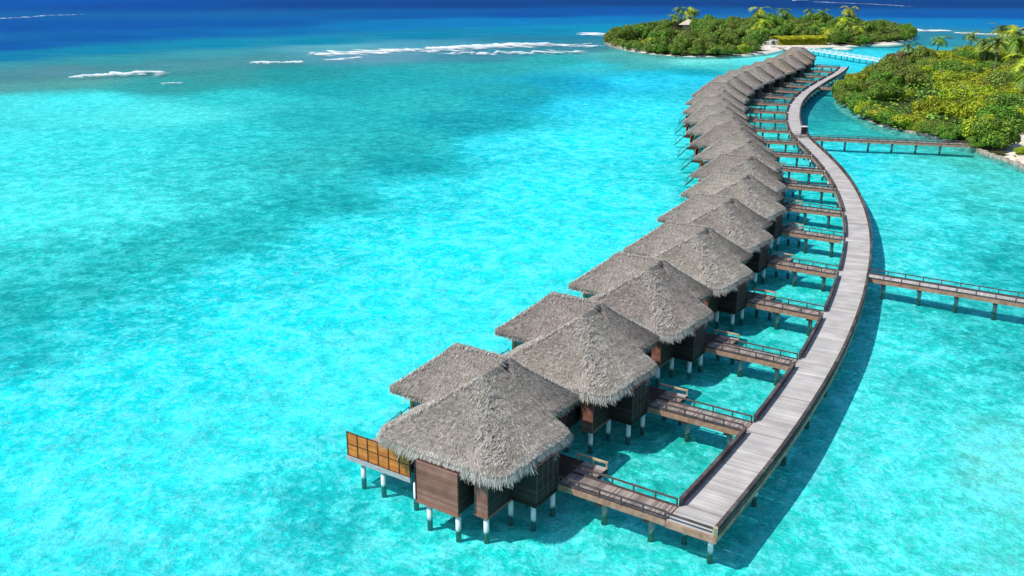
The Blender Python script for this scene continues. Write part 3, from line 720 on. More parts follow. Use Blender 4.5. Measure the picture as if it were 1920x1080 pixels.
def make_villa():
    t = empty('water_villa')
    # roofs
    ra = roof_base(roofA).build('main_roof', M['thatch'], t, True)
    strips(roofA, 30000, zB_at, 3, 0).build('thatch', M['straw'], ra)
    fringe(roofA, 210, zB_at, 5, (.22, .6)).build('eave_fringe', M['straw_pale'], ra)
    caps(roofA, None, 9, [((-5.45,-1.25,7.5),(-5.7,1.9,7.5),260,.12), ((-5.45,-1.3,7.46),(-1.2,-6.0,4.5),900,.42), ((-5.5,-1.3,7.46),(-9.6,-6.1,4.75),220,.12)]).build('ridge_cap', M['straw_pale'], ra)  # pale hips: worn straw plus the sun-caught edge put into its colour
    rb = roof_base(roofB).build('wing_roof', M['thatch'], t, True)
    strips(roofB, 26000, zA_at, 4, 0).build('thatch', M['straw'], rb)
    fringe(roofB, 110, zA_at, 6, (.08, .3)).build('eave_fringe', M['straw'], rb)
    caps(roofB, None, 10, [((-10.2,2.1,7.6),(-5.5,2.1,7.6),380,.12), ((-5.6,2.1,7.58),(-2.1,5.1,4.8),130,.1), ((-10.2,2.1,7.5),(-13.4,-.8,4.8),130,.1)]).build('ridge_cap', M['straw_pale'], rb)
    fb = MB(); z = 4.3
    for p, q in (((-13.55,-.95,z),(-9.9,-.95,z)), ((-13.55,-.95,z),(-13.55,5.15,z)), ((-13.55,5.15,z),(-2.05,5.15,z)), ((-2.05,5.15,z),(-2.05,1.3,z))): fb.bar(p, q, .09, .2)
    fb.build('fascia', M['frame'], rb)
    fb = MB()
    for p, q in (((-9.7,-6.2,4.28),(-1.3,-6.3,3.98)), ((-.75,-5.4,3.93),(-.75,1.1,3.93))): fb.bar(p, q, .08, .16)
    fb.build('fascia', M['log'], ra)
    # floor
    fl = MB(); fl.box((-9.0,-4.7,1.22), (-2.6,4.4,1.5)); fl.box((-2.597,-3.5,1.22), (.1,-1.02,1.5)); fl.box((-2.597,-1.017,1.3), (.2,2.3,1.56))
    fl.build('floor', M['wall'], t)
    # main room
    mb = MB(); slat_wall(mb, -8.9, -2.9, -4.6, 4.2, 1.5, 4.75, .16)
    body = mb.build('wall', M['wall'], t)
    tr = MB()
    for v in (-.9, .8, 2.5, 4.1): tr.box((-2.9, v-.06, 1.503), (-2.82, v+.06, 4.4))
    tr.box((-2.9,-1,1.506), (-2.815,4.2,1.62)); tr.build('wall_trim', M['frame'], body)
    # entrance door on the landing
    dr = MB(); dr.box((-2.9,-.4,1.58), (-2.80,.55,3.75)); do = dr.build('door', M['slat'], t)
    hd = MB(); hd.box((-2.80,.38,2.55), (-2.74,.44,2.8)); hd.build('handle', M['white'], do)
    # three projecting boxes on the near side
    mb = MB(); slat_wall(mb, -6.33, -3.14, -6.93, -4.62, 1.2, 3.93, .115, .012); w1 = mb.build('bathroom_wall', M['wall'], t)  # box coloured dark to stand for the shade on its sides
    mb = MB(); slat_wall(mb, -6.36, -3.11, -7.02, -6.935, 1.18, 3.96, .115, .012); mb.build('sunlit_front', M['slat'], w1)  # sunlit face made as a separate brown slab
    mb = MB(); mb.box((-6.40,-7.07,1.02), (-3.07,-6.9,1.175)); mb.build('skirting', M['slat'], w1)
    mb = MB(); slat_wall(mb, -2.50, -1.60, -6.13, -3.62, 1.2, 3.86, .115, .012); w2 = mb.build('bay_wall', M['wall'], t)
    mb = MB(); slat_wall(mb, -2.53, -1.57, -6.22, -6.135, 1.18, 3.9, .115, .012); mb.build('sunlit_front', M['slat'], w2)  # brown slab for the sunlit face over the shade-darkened bay
    mb = MB(); mb.box((-2.57,-6.27,1.02), (-1.53,-6.1,1.175)); mb.box((-1.66,-6.097,1.02), (-1.55,-3.62,1.17)); mb.build('skirting', M['slat'], w2)
    mb = MB(); slat_wall(mb, -2.9, .15, -3.6, -1.05, 1.3, 3.8, .13, .014); w3 = mb.build('entry_bay_wall', M['wall'], t)
    mb = MB(); mb.box((-2.6,-3.66,1.06), (.2,-1.0,1.215)); mb.box((-2.6,-3.63,1.219), (.18,-1.02,1.29)); mb.build('skirting', M['frame'], w3)
    mb = MB()
    for v in (-3.55,-2.93,-2.32,-1.7,-1.1): mb.box((.153, v-.035, 1.35), (.2, v+.035, 3.78))
    for z in (1.4, 2.15, 2.85, 3.55): mb.box((.156,-3.55,z-.03), (.193,-1.1,z+.03))
    mb.build('lattice', M['lattice'], w3)
    mb = MB()
    for x in (-6.40, -3.13): mb.box((x, -7.06, 1.178), (x+.07, -7.022, 3.95))
    mb.build('corner_trim', M['frame'], w1)
    mb = MB(); mb.box((-3.11, -6.2, 3.0), (-3.06, -5.7, 3.4)); mb.build('vent', M['lattice'], w1)
    # recess between the boxes
    mb = MB(); slat_wall(mb, -3.1, -2.55, -4.9, -4.62, 1.3, 4.1, .13, .014); mb.build('recess_wall', M['wall'], t)
    # wing room with windows towards the terrace
    mb = MB(); mb.box((-12.5,-.15,1.45), (-12.35,4.2,4.4)); mb.box((-12.35,4.05,1.45), (-8.9,4.2,4.4)); mb.box((-12.35,-.15,1.45), (-8.9,-.02,2.3)); mb.build('wing_wall', M['wall'], t)
    for k, u in enumerate((-12.3,-11.15,-10.0)):
        f = MB(); f.box((u-.07,-.2,2.303), (u+.07,-.03,4.4)); f.box((u+.07,-.17,4.2), (u+1.08,-.05,4.4)); f.box((u+.07,-.17,2.303), (u+1.08,-.05,2.4)); w = f.build('window', M['orange'], t)
        g = MB(); g.box((u+.073,-.12,2.403), (u+1.077,-.09,4.197)); g.build('pane', M['glass'], w)
    mb = MB(); mb.box((-13.55,-.2,1.25), (-9.003,4.2,1.416)); mb.build('wing_floor', M['wall'], t)
    # terrace
    mb = MB(); u = -13.35
    while u < -8.95: mb.box((u,-5.5,1.42), (u+.13,1.6,1.5)); u += .15
    mb.build('terrace_deck', M['plank_brown'], t)
    mb = MB(); mb.box((-13.4,-5.66,1.12), (-8.0,-5.5,1.46)); mb.box((-13.55,-5.66,1.12), (-13.4,1.7,1.44)); mb.build('terrace_beam', M['greybeam'], t)
    ft = MB(); fo = MB(); x0, x1, n = -13.38, -8.02, 6; w = (x1-x0)/n
    for i in range(n+1): fo.box((x0+i*w-.028,-5.64,1.463), (x0+i*w+.028,-5.53,3.22))
    for z in (1.47, 2.30, 3.14):
        for i in range(n): fo.box((x0+i*w+.036,-5.62,z), (x0+(i+1)*w-.036,-5.55,z+.06))
    for i in range(n):
        for za in (1.535, 2.365):
            z = za
            while z < za+.74: ft.box((x0+i*w+.038,-5.60,z), (x0+(i+1)*w-.038,-5.57,z+.088)); z += .096
    fr = ft.build('privacy_screen', M['orange'], t); fo.build('frame', mat_simple('screen_frame', (.10,.035,.014), (.17,.06,.025), 5), fr)
    # seaward end of the terrace: steps and hand rails going down to the water
    st = MB()
    for s_ in (.1, 1.0):
        st.bar((-13.6,s_,2.3), (-15.3,s_,.7), .06, .06); st.bar((-13.6,s_,1.4), (-15.3,s_,-.4), .07, .12); st.bar((-13.6,s_,1.3), (-13.6,s_,2.33), .06, .06); st.bar((-15.2,s_,-.3), (-15.2,s_,.8), .05, .05)
    for k in range(6): st.box((-14.0-.27*k,.1,1.1-.28*k), (-13.8-.27*k,1.0,1.14-.28*k))
    st.build('steps', M['lattice'], t)
    # lounger screen at the seaward edge
    mb = MB(); slat_wall(mb, -13.5, -13.38, 1.9, 4.0, 1.45, 3.3, .12, .014); mb.build('seaward_screen', M['orange'], t)
    # landing with hand rail
    mb = MB(); v = -1.0
    while v < 2.25: mb.box((.203, v, 1.50), (1.85, v+.13, 1.585)); v += .15
    mb.build('landing', M['plank_brown'], t)
    mb = MB(); mb.box((.2,-1.02,1.25), (1.9,-.9,1.48)); mb.box((.2,2.2,1.25), (1.9,2.3,1.48)); mb.box((1.8,-.88,1.25), (1.9,2.18,1.48)); mb.build('landing_beam', M['frame'], t)
    mb = MB(); mb.bar((-.4,2.25,1.98), (1.9,2.25,1.98), .14, .12)
    for x, y in ((-.3,2.25),(.8,2.25),(1.84,2.25)): mb.box((x-.05,y-.05,1.5), (x+.05,y+.05,1.92))
    mb.build('landing_rail', M['yellow_wood'], t)
    pm = MB(); pm.cyl(0, 0, -1.6, 1.12, .17, n=16); me = pm.mesh('pile'); me.materials.append(M['pile'])
    me.polygons.foreach_set('use_smooth', [len(p.vertices) == 4 for p in me.polygons])
    for u, v in ((-3.35,-6.75),(-1.85,-5.95),(-1.7,-3.55),(-.2,-3.3),(-.05,-1.3),(-7.8,-5.35),(-10.6,-5.3),(-12.4,-5.25),(-5.6,-6.7),(-12.4,-2.2),(-8.6,-2),(-6,-3.2),(-3.4,-1.5),(-3.4,2.0),(-3.3,4.0),(-6,4.0),(-6.2,.6),(-9,4.0),(-12.2,4.0),(-12.3,1),(.2,2.0),(1.6,1.9)):
        o = bpy.data.objects.new('pile', me); C.objects.link(o); o.parent = t; o.location = (u, v, 0)
    return t
villa = make_villa()
extra = ['', ', its roof peak patched', '', '', '', '', '', '', '', '', '', '', '', '', '', '', '', '', '', '', '', '']
BROWN = {18: 1, 20: 1}
def brown_copy(o):
    for ch in [o]+list(o.children_recursive):
        if ch.type == 'MESH' and ch.name.split('.')[0] == 'thatch': ch.material_slots[0].link = 'OBJECT'; ch.material_slots[0].material = M['straw_brown']
for i in range(22):
    v = villa if i == 0 else copy_tree(villa, None, ('privacy_screen', 'terrace_beam', 'terrace_deck') if 5 <= i <= 14 else ())
    v.location = (Sw[i][0], Sw[i][1], 0); v.rotation_euler = (0, 0, R(ANG[i]))
    if 5 <= i <= 14:
        for ch in list(v.children):
            if ch.name.startswith('pile') and ch.location.x < -10 and ch.location.y < 0: bpy.data.objects.remove(ch)
    if i in BROWN: brown_copy(v)
    if i == 0: lab = 'nearest grey thatched villa on white piles, its orange privacy screen in full view'
    elif i == 21: lab = 'last thatched villa at the far end of the row by the jetty'
    elif i < 11: lab = '%s grey thatched water villa counted from the near end of the row' % ordn[i]
    elif i in BROWN: lab = 'tan brown thatched villa, %s from the far end of the row' % {16:'sixth', 18:'fourth', 20:'second'}[i]
    else: lab = 'distant grey thatched villa, %s from the far end of the row' % ordn[21-i]
    tag(v, lab, 'villa', 'thatched water villas in a curving row')

# ------------------------------------------------------------------ islands
def outline(pts, z=0): return [ray(*p, z) for p in pts]
def smooth_loop(P, n, k):
    P = np.array(P+[P[0]]); Q = resample(P, n+1)[:-1]
    for _ in range(k): Q = (np.roll(Q, 1, 0)+2*Q+np.roll(Q, -1, 0))/4
    return Q
def land(name, Q, label, top=1.0, slope=6.0, mat=None):
    """low island: outline at the water line, rising gently inland and falling below it outside"""
    c = Q.mean(0); mb = MB(); n = len(Q); rings = [(1.0, -1.4, 1.6), (1.0, -.25, .3), (1, .22, -1.6), (1, .55, -4), (1, top, -9.0)]
    nr = []
    for i in range(n):
        d = Q[(i+1) % n]-Q[i-1]; d /= np.linalg.norm(d); nr.append(np.array([d[1], -d[0]]))
    area = sum(Q[i][0]*Q[(i+1) % n][1]-Q[(i+1) % n][0]*Q[i][1] for i in range(n)); sg = 1 if area > 0 else -1
    for (_, z, off) in rings:
        for i in range(n):
            p = Q[i]+nr[i]*sg*off; mb.v.append((p[0], p[1], z+.12*noise.noise(Vector((p[0]*.1, p[1]*.1, 0)))))
    for k in range(len(rings)-1):
        for i in range(n):
            j = (i+1) % n; f = (k*n+i, k*n+j, (k+1)*n+j, (k+1)*n+i); mb.f.append(f if sg > 0 else f[::-1])
    m = len(mb.v); mb.v.append((c[0], c[1], top+.3)); k = len(rings)-1
    for i in range(n): mb.f.append((k*n+i, k*n+(i+1) % n, m))
    o = mb.build(name, mat or M['shore'], smooth=True); tag(o, label, kind='structure'); return o
farQ = smooth_loop(outline([(1134,84),(1165,94),(1215,102),(1270,107),(1325,108),(1390,104),(1440,96),(1500,92),(1560,89),(1610,88),(1660,80),(1716,76),(1712,64),(1640,50),(1550,45),(1420,45),(1300,49),(1200,57),(1148,68)]), 160, 3)
rgtQ = smooth_loop(outline([(1566,188),(1592,209),(1640,238),(1700,248),(1760,264),(1815,277),(1850,288),(1925,318),(2080,360),(2300,330),(2300,110),(2100,95),(1920,99),(1850,104),(1760,110),(1690,118),(1650,134),(1600,158)]), 200, 2)
land('far_island_sand', farQ, 'sandy ground of the far green island')
land('right_island_sand', rgtQ, 'sandy ground of the island on the right')
def inside(Q, x, y):
    r = False; n = len(Q); j = n-1
    for i in range(n):
        if (Q[i][1] > y) != (Q[j][1] > y) and x < (Q[j][0]-Q[i][0])*(y-Q[i][1])/(Q[j][1]-Q[i][1])+Q[i][0]: r = not r
        j = i
    return r
def edge_dist(Q, x, y): return float(np.sqrt(((Q-np.array([x, y]))**2).sum(1)).min())

# ------------------------------------------------------------------ trees
def leaf_mat(name, stops): return mat_island(name, stops, 0.55, 0.5, 0.35, 0.35, None, 0.35)
LM = {
 'olive': leaf_mat('leaves_olive', [(0, (.04,.08,.010)), (.5, (.15,.235,.020)), (.85, (.27,.37,.035)), (1, (.40,.45,.08))]),
 'green': leaf_mat('leaves_green', [(0, (.03,.08,.008)), (.5, (.11,.25,.012)), (.85, (.23,.41,.02)), (1, (.36,.50,.05))]),
 'lime': leaf_mat('leaves_lime', [(0, (.09,.14,.005)), (.5, (.30,.40,.008)), (.85, (.50,.56,.012)), (1, (.70,.68,.04))]),
 'brown': leaf_mat('leaves_brownish', [(0, (.08,.075,.02)), (.5, (.21,.195,.05)), (.9, (.29,.26,.11)), (1, (.42,.38,.22))]),
 'hedge': leaf_mat('leaves_yellow', [(0, (.30,.36,.008)), (.5, (.52,.56,.012)), (1, (.72,.72,.03))]),
}
def crown_mesh(seed, rad, hgt, leaf, count, base=.15, lobes=11, flat=1.0):
    rnd = random.Random(seed); mb = MB(); L = []
    for i in range(lobes):
        a = rnd.uniform(0, 2*math.pi); q = math.sqrt(rnd.random())*rad*.72
        zc = hgt*(.22+.50*rnd.random()*(1-(q/rad)**2*.8)); r = rad*rnd.uniform(.26, .46)
        L.append((Vector((q*math.cos(a), q*math.sin(a), zc)), r, r*rnd.uniform(.62, .95)*flat))
    for i in range(count):
        c, r, rz = rnd.choice(L); z = rnd.uniform(-.75, 1); a = rnd.uniform(0, 2*math.pi); s_ = math.sqrt(max(0, 1-z*z))
        k = rnd.uniform(.8, 1.06)
        n = Vector((s_*math.cos(a), s_*math.sin(a), z)); p = c+Vector((n.x*r*k, n.y*r*k, n.z*rz*k))
        if p.z < .05: continue
        nn = (n+Vector((rnd.gauss(0,.5), rnd.gauss(0,.5), rnd.gauss(0,.5)+.35))).normalized()
        t1 = nn.cross(Vector((rnd.gauss(0,1), rnd.gauss(0,1), rnd.gauss(0,1)))).normalized(); t2 = nn.cross(t1)
        w = leaf*rnd.uniform(.5, 1.15); h = w*rnd.uniform(.45, .8)
        mb.quad(p-t1*w*.5, p-t2*h*.5+nn*w*.08, p+t1*w*.5, p+t2*h*.5+nn*w*.08)
    return mb
def trunk_mb(seed, rad, hgt):
    rnd = random.Random(seed); mb = MB(); t = Vector((rnd.uniform(-.3,.3), rnd.uniform(-.3,.3), hgt*.55))
    mb.tube([(0,0,-.5),(t.x*.4,t.y*.4,hgt*.25),tuple(t)], [rad*.07, rad*.055, rad*.035])
    for i in range(5):
        a = i*1.25+rnd.random(); e = Vector((math.cos(a)*rad*.6, math.sin(a)*rad*.6, hgt*rnd.uniform(.5,.75)))
        b = t*rnd.uniform(.4,.8); mb.tube([tuple(b), tuple((b+e)/2+Vector((0,0,.2))), tuple(e)], [rad*.035, rad*.022, rad*.01], 5)
    return mb
def make_tree(name, seed, rad, hgt, leaf, count, mat, **k):
    t = empty(name); trunk_mb(seed, rad, hgt).build('trunk', M['bark'], t, True)
    crown_mesh(seed, rad, hgt, leaf, count, **k).build('crown', mat, t); return t
def place(src, loc, rz, sc, first):
    o = src if first else copy_tree(src)
    o.location = loc; o.rotation_euler = (0, 0, rz); o.scale = (sc, sc, sc*random.uniform(.85, 1.12)); return o
# palm
def make_palm(seed, hgt, matname, nf=20, fl=3.4, droop=1.0):
    rnd = random.Random(seed); t = empty('palm_tree'); lean = Vector((rnd.uniform(-1.2,1.2), rnd.uniform(-1,1), 0))
    pts = [lean*(k/6)**1.6+Vector((0,0,-.6+(hgt+.6)*k/6)) for k in range(7)]
    mb = MB(); mb.tube(pts, [.26,.2,.17,.15,.14,.13,.12], 8); mb.build('trunk', M['bark'], t, True)
    mb = MB(); top = pts[-1]
    for i in range(nf):
        a = i*2.399+rnd.uniform(-.2,.2); el = rnd.uniform(-.25, 1.15); L = fl*rnd.uniform(.8,1.1)
        d = Vector((math.cos(a)*math.cos(el), math.sin(a)*math.cos(el), math.sin(el))); p = Vector(top); prev = p; n = 11
        side = d.cross(Vector((0,0,1))).normalized()
        for j in range(n):
            d = (d+Vector((0,0,-.17*droop))).normalized(); q = p+d*L/n
            up = side.cross(d).normalized(); w = (.62*math.sin(math.pi*(j+1.2)/(n+1.4)))*L/3.4
            mb.quad(p-side*.03, p+side*.03, q+side*.025, q-side*.025)
            for sg in (-1, 1):
                for m in (0.15, .65):
                    b = p.lerp(q, m); e = b+side*sg*w*rnd.uniform(.85,1.1)+d*w*.55-Vector((0,0,w*rnd.uniform(.15,.6)))
                    mb.quad(b-d*.07, b+d*.07, e+d*.025, e-d*.025)
            p = q
    mb.build('fronds', LM[matname], t); return t

rnd = random.Random(21)
# prototypes (first use moves the prototype itself)
protos = {}
def proto(kind):
    if kind not in protos:
        k, v = kind
        P = {'olive':dict(rad=5.0, hgt=7.2, leaf=.52, count=7500, mat=LM['olive'], lobes=15),
             'green':dict(rad=4.6, hgt=8.4, leaf=.56, count=7500, mat=LM['green'], lobes=14),
             'lime':dict(rad=4.2, hgt=6.0, leaf=.5, count=6500, mat=LM['lime'], lobes=13),
             'brown':dict(rad=4.2, hgt=5.6, leaf=.5, count=5000, mat=LM['brown'], lobes=14),
             'nlime':dict(rad=3.3, hgt=4.9, leaf=.33, count=8500, mat=LM['lime'], lobes=15),
             'ngreen':dict(rad=3.4, hgt=5.2, leaf=.33, count=8500, mat=LM['green'], lobes=15),
             'nolive':dict(rad=3.4, hgt=4.9, leaf=.31, count=8500, mat=LM['olive'], lobes=15)}[k]
        protos[kind] = [make_tree('broadleaf_tree', hash((v, len(k), ord(k[0]), ord(k[1])))%9999, **P), True]
    return protos[kind]
def put(kind, x, y, sc, label, group, name=None):
    p = proto((kind, rnd.randrange(3))); o = place(p[0], (x, y, .25), rnd.uniform(0, 6.28), sc, p[1]); p[1] = False
    tag(o, label, 'tree', group); return o
def scatter(Q, n, mind, accept):
    x0, y0 = Q.min(0); x1, y1 = Q.max(0); P = []; tries = 0
    while len(P) < n and tries < 60000:
        tries += 1; x = rnd.uniform(x0, x1); y = rnd.uniform(y0, y1)
        if not inside(Q, x, y): continue
        if not accept(x, y): continue
        if any((x-a)**2+(y-b)**2 < mind**2 for a, b in P): continue
        P.append((x, y))
    return P
def px_of(x, y, z=0):
    z -= CAM_H; dep = y*_c-z*_s; up = y*_s+z*_c; return 960+F_PX*x/dep, 540-F_PX*up/dep
# clearings in survey coordinates turned to ground positions
hedge_a = np.array(ray(1458,90,0)); hedge_b = np.array(ray(1550,88,0))
def acc_far(x, y):
    e = edge_dist(farQ, x, y); px, py = px_of(x, y)
    if 1425 < px < 1562 and py > 81: return False
    if px > 1555 and py > 87: return False
    return e > 2.4
def acc_r(x, y):
    e = edge_dist(rgtQ, x, y); px, py = px_of(x, y)
    if px > 1950: return False
    if px > 1872 and py > 257: return False
    return e > 1.5
def rim(Q, step, inset, ok):
    P = []; n = len(Q); c = Q.mean(0)
    for q in resample(np.vstack([Q, Q[:1]]), int(np.linalg.norm(np.diff(np.vstack([Q, Q[:1]]), axis=0), axis=1).sum()/step)):
        d = c-q; d /= np.linalg.norm(d); p = q+d*inset
        if ok(p[0], p[1]): P.append((p[0], p[1]))
    return P
COL = {'olive':'olive green','nolive':'olive green','green':'dark green','ngreen':'fresh green','lime':'yellow green','nlime':'yellow green','brown':'brownish'}
def ok_far(x, y):
    px, py = px_of(x, y); return inside(farQ, x, y) and (px < 1420 or (py < 86 and px > 1600) or py < 78)
def ok_r(x, y):
    px, py = px_of(x, y); return inside(rgtQ, x, y) and px < 1815
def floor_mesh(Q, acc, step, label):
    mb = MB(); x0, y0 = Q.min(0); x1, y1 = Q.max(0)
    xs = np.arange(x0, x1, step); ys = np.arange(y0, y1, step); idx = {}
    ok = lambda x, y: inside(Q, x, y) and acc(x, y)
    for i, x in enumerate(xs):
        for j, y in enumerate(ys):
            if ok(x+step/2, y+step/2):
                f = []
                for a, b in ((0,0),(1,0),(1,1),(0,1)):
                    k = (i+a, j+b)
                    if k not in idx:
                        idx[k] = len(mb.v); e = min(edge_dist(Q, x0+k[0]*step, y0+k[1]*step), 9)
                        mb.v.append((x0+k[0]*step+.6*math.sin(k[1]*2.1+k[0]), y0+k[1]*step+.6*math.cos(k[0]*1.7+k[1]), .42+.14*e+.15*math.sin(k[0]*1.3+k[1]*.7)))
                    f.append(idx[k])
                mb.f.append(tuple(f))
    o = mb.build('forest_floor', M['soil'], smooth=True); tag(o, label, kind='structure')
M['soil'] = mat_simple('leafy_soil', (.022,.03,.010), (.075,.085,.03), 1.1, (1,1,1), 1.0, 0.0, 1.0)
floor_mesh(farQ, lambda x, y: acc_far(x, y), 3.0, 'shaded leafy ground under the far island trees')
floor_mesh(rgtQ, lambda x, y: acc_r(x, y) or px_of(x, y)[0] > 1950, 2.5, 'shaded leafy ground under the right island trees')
P1 = rim(farQ, 8.5, 2.8, ok_far); n1 = len(P1)
P1 += [p for p in scatter(farQ, 110, 9.2, acc_far) if all((p[0]-a)**2+(p[1]-b)**2 > 49 for a, b in P1)]
for i, (x, y) in enumerate(P1):
    px, py = px_of(x, y); e = edge_dist(farQ, x, y)
    if px < 1400: k = rnd.choices(['olive','green','lime'], [5, 4.5, .2])[0]
    elif px < 1560: k = rnd.choices(['green','olive','lime'], [7, 2, .8])[0]
    else: k = rnd.choices(['olive','green','lime','brown'], [4, 5, .8, .6])[0]
    col = int(min(max((px-1130)/100, 0), 5)); sc = rnd.uniform(.88, 1.22)*(.72 if i < n1 else 1.12)
    col = ['left tip','left flank','left centre','centre','right centre','right tip'][col]
    dep = 'at the waterline' if i < n1 and py > 70 else 'on the ocean side' if i < n1 else 'in the front rows' if py > 74 else 'in the middle rows' if py > 60 else 'in the back rows'
    put(k, x, y, sc, '%s %s tree %s, %s of far island' % ('big' if sc > 1.15 else 'small' if sc < .8 else 'mid-sized', COL[k], dep, col), 'broadleaf trees of the far island')
P2 = rim(rgtQ, 5.0, 2.0, ok_r); n2 = len(P2)
P2 += [p for p in scatter(rgtQ, 300-len(P1)-n2, 6.6, acc_r) if all((p[0]-a)**2+(p[1]-b)**2 > 20 for a, b in P2)]
print('TREES', len(P1), len(P2))
for i, (x, y) in enumerate(P2):
    px, py = px_of(x, y); e = edge_dist(rgtQ, x, y)
    if (py > 190 and px > 1640) or px > 1740: k = rnd.choices(['nlime','ngreen','nolive'], [7, 2, .8])[0]
    elif px < 1640: k = rnd.choices(['nlime','nolive','ngreen'], [2, 4, 5])[0]
    elif py < 150: k = rnd.choices(['nolive','brown','nlime'], [5, 3, 3])[0]
    else: k = rnd.choices(['nolive','nlime','brown','ngreen'], [5, 5, 2.5, 2])[0]
    sc = rnd.uniform(.82, 1.2)*(.92 if i < n2 else 1.5)
    col = ['left tip','left part','middle','right part','right edge'][int(min(max((px-1565)/75, 0), 4))]
    dep = 'overhanging the water' if i < n2 and py > 165 else 'along the far shore' if i < n2 else 'in the front' if py > 205 else 'in the middle' if py > 160 else 'above the middle' if py > 125 else 'in the back'
    put(k, x, y, sc, '%s %s bush %s, %s of right island' % ('broad' if sc > 1.5 else 'small' if sc < 1 else 'rounded', COL[k], dep, col), 'bushy trees of the right island')
# low growth filling the thicket floor
def undergrowth(Q, n, label, mat, acc, hmax, leaf):
    ur = random.Random(11); mb = MB(); x0, y0 = Q.min(0); x1, y1 = Q.max(0); c = 0
    while c < n:
        x = ur.uniform(x0, x1); y = ur.uniform(y0, y1)
        if not inside(Q, x, y) or not acc(x, y): continue
        for k in range(22):
            p = Vector((x+ur.gauss(0, 1.3), y+ur.gauss(0, 1.3), .3+hmax*ur.random()))
            nn = Vector((ur.gauss(0,.6), ur.gauss(0,.6), 1)).normalized(); t1 = nn.cross(Vector((ur.random(), ur.random(), .1))).normalized(); t2 = nn.cross(t1); w = leaf*ur.uniform(.5, 1)
            mb.quad(p-t1*w, p-t2*w*.6, p+t1*w, p+t2*w*.6)
        c += 1
    tag(mb.build('undergrowth', mat, None), label, 'undergrowth', kind='stuff')
undergrowth(farQ, 1300, 'low dark green undergrowth below the far island trees', LM['olive'], lambda x, y: acc_far(x, y), 2.6, .5)
undergrowth(rgtQ, 3600, 'low green undergrowth below the right island trees', LM['ngreen' if 'ngreen' in LM else 'green'], lambda x, y: acc_r(x, y) or px_of(x, y)[0] > 1950, 2.6, .5)
# unused prototypes do not exist; palms
palm_far = [(1305,50,9),(1279,52,10.5),(1590,50,9.5),(1462,50,9.5),(1520,50,9),(1292,52,9.5),(1270,58,7.5),(1262,60,7),(1425,54,10),(1441,56,8),(1545,56,9),(1412,84,6.5),(1435,88,6),(1400,82,6),(1425,76,7.5),(1447,84,6),(1500,80,6.5),(1555,84,6),(1570,82,6.5),(1592,80,7),(1610,78,6),(1630,72,6.5),(1480,74,7.5),(1580,70,7.5),(1602,66,7.5)]
pk = [make_palm(31, 7.0, 'green', 20, 3.6, 1.2), make_palm(32, 8.2, 'olive', 22, 3.4, .9), make_palm(33, 6.0, 'lime', 18, 4.0, 1.4)]; used = [0,0,0]
for i, (px, py, h) in enumerate(palm_far):
    k = i % 3; x, y = ray(px, py, 0); o = pk[k] if not used[k] else copy_tree(pk[k]); used[k] = 1
    o.location = (x, y, .3); o.rotation_euler = (0,0,rnd.uniform(0,6.28)); s_ = h/[7.0,8.2,6.0][k]*rnd.uniform(1.0,1.15); o.scale = (s_*1.45, s_*1.45, s_*1.08)
    side = 'left half' if px < 1350 else 'middle' if px < 1520 else 'right end'
    tag(o, '%s palm tree, %s of far island' % ('tall' if h > 7.6 else 'low drooping', side), 'palm tree', 'palm trees')
palm_r = [(1752,114,7.5),(1818,112,8.5),(1888,128,11.5),(1905,140,10),(1862,152,10.5),(1912,184,9),(1930,215,8),(1874,112,10.5),(1930,124,11),(1845,128,8.5),(1700,128,6.5)]
for i, (px, py, h) in enumerate(palm_r):
    k = i % 3; x, y = ray(px, py, 0); o = copy_tree(pk[k])
    o.location = (x, y, .3); o.rotation_euler = (0,0,rnd.uniform(0,6.28)); s_ = h/[7.0,8.2,6.0][k]*1.12; o.scale = (s_*1.28, s_*1.28, s_)
    tag(o, '%s palm tree rising from the right island %s' % ('tall' if h > 9 else 'low', 'near the picture edge' if px > 1870 else 'thicket'), 'palm tree', 'palm trees')
# small bushes where the shore bridge reaches land
for (px, py, sc) in ((1828,281,.62),(1846,282,.7),(1862,279,.55),(1922,296,.6)):
    x, y = ray(px, py, 0); put('ngreen' if px < 1900 else 'nlime', x, y, sc, 'small low bush %s' % ('beside the end of the shore footbridge' if px < 1900 else 'on white sand at the right picture edge'), 'bushy trees of the right island')
# trees that would read the same are told apart by their order from the left
same = {}
bpy.context.view_layer.update()
for o in C.objects:
    if o.parent is None and o.get('category') in ('tree', 'palm tree'): same.setdefault(o['label'], []).append(o)
for lab, L in same.items():
    if len(L) > 1:
        L.sort(key=lambda o: o.location.x/o.location.y)
        for i, o in enumerate(L): o['label'] = lab+', '+('leftmost' if i == 0 else 'rightmost' if i == len(L)-1 else ordn[i]+' from left')
# yellow hedge on the far beach
hd = hedge_b-hedge_a; HL = float(np.linalg.norm(hd)); hr = random.Random(4)
hx = empty('hedge', (hedge_a[0], hedge_a[1]+6, .3), math.atan2(hd[1], hd[0])); tag(hx, 'bright yellow green clipped hedge behind the far beach', 'hedge')
mb = MB()
for i in range(13000):
    u = hr.uniform(0, HL); v = hr.uniform(-4.2, 4.2); top = 4.6+.5*noise.noise(Vector((u*.35, v*.35, 0)))-.06*v*v
    p = Vector((u, v, top if hr.random() < .6 else hr.uniform(0, top))) if abs(v) < 4 else Vector((u, v, hr.uniform(0, top)))
    if p.z < top*.9: p.y = (4.1 if hr.random() < .3 else -4.1)*(1-.25*p.z/3)+hr.uniform(-.3,.3)
    n = Vector((hr.gauss(0,.6), hr.gauss(-.2,.6), 1)).normalized(); t1 = n.cross(Vector((hr.random(), hr.random(), .1))).normalized(); t2 = n.cross(t1); w = hr.uniform(.2,.42)
    mb.quad(p-t1*w, p-t2*w*.6, p+t1*w, p+t2*w*.6)
mb.build('foliage', LM['hedge'], hx)
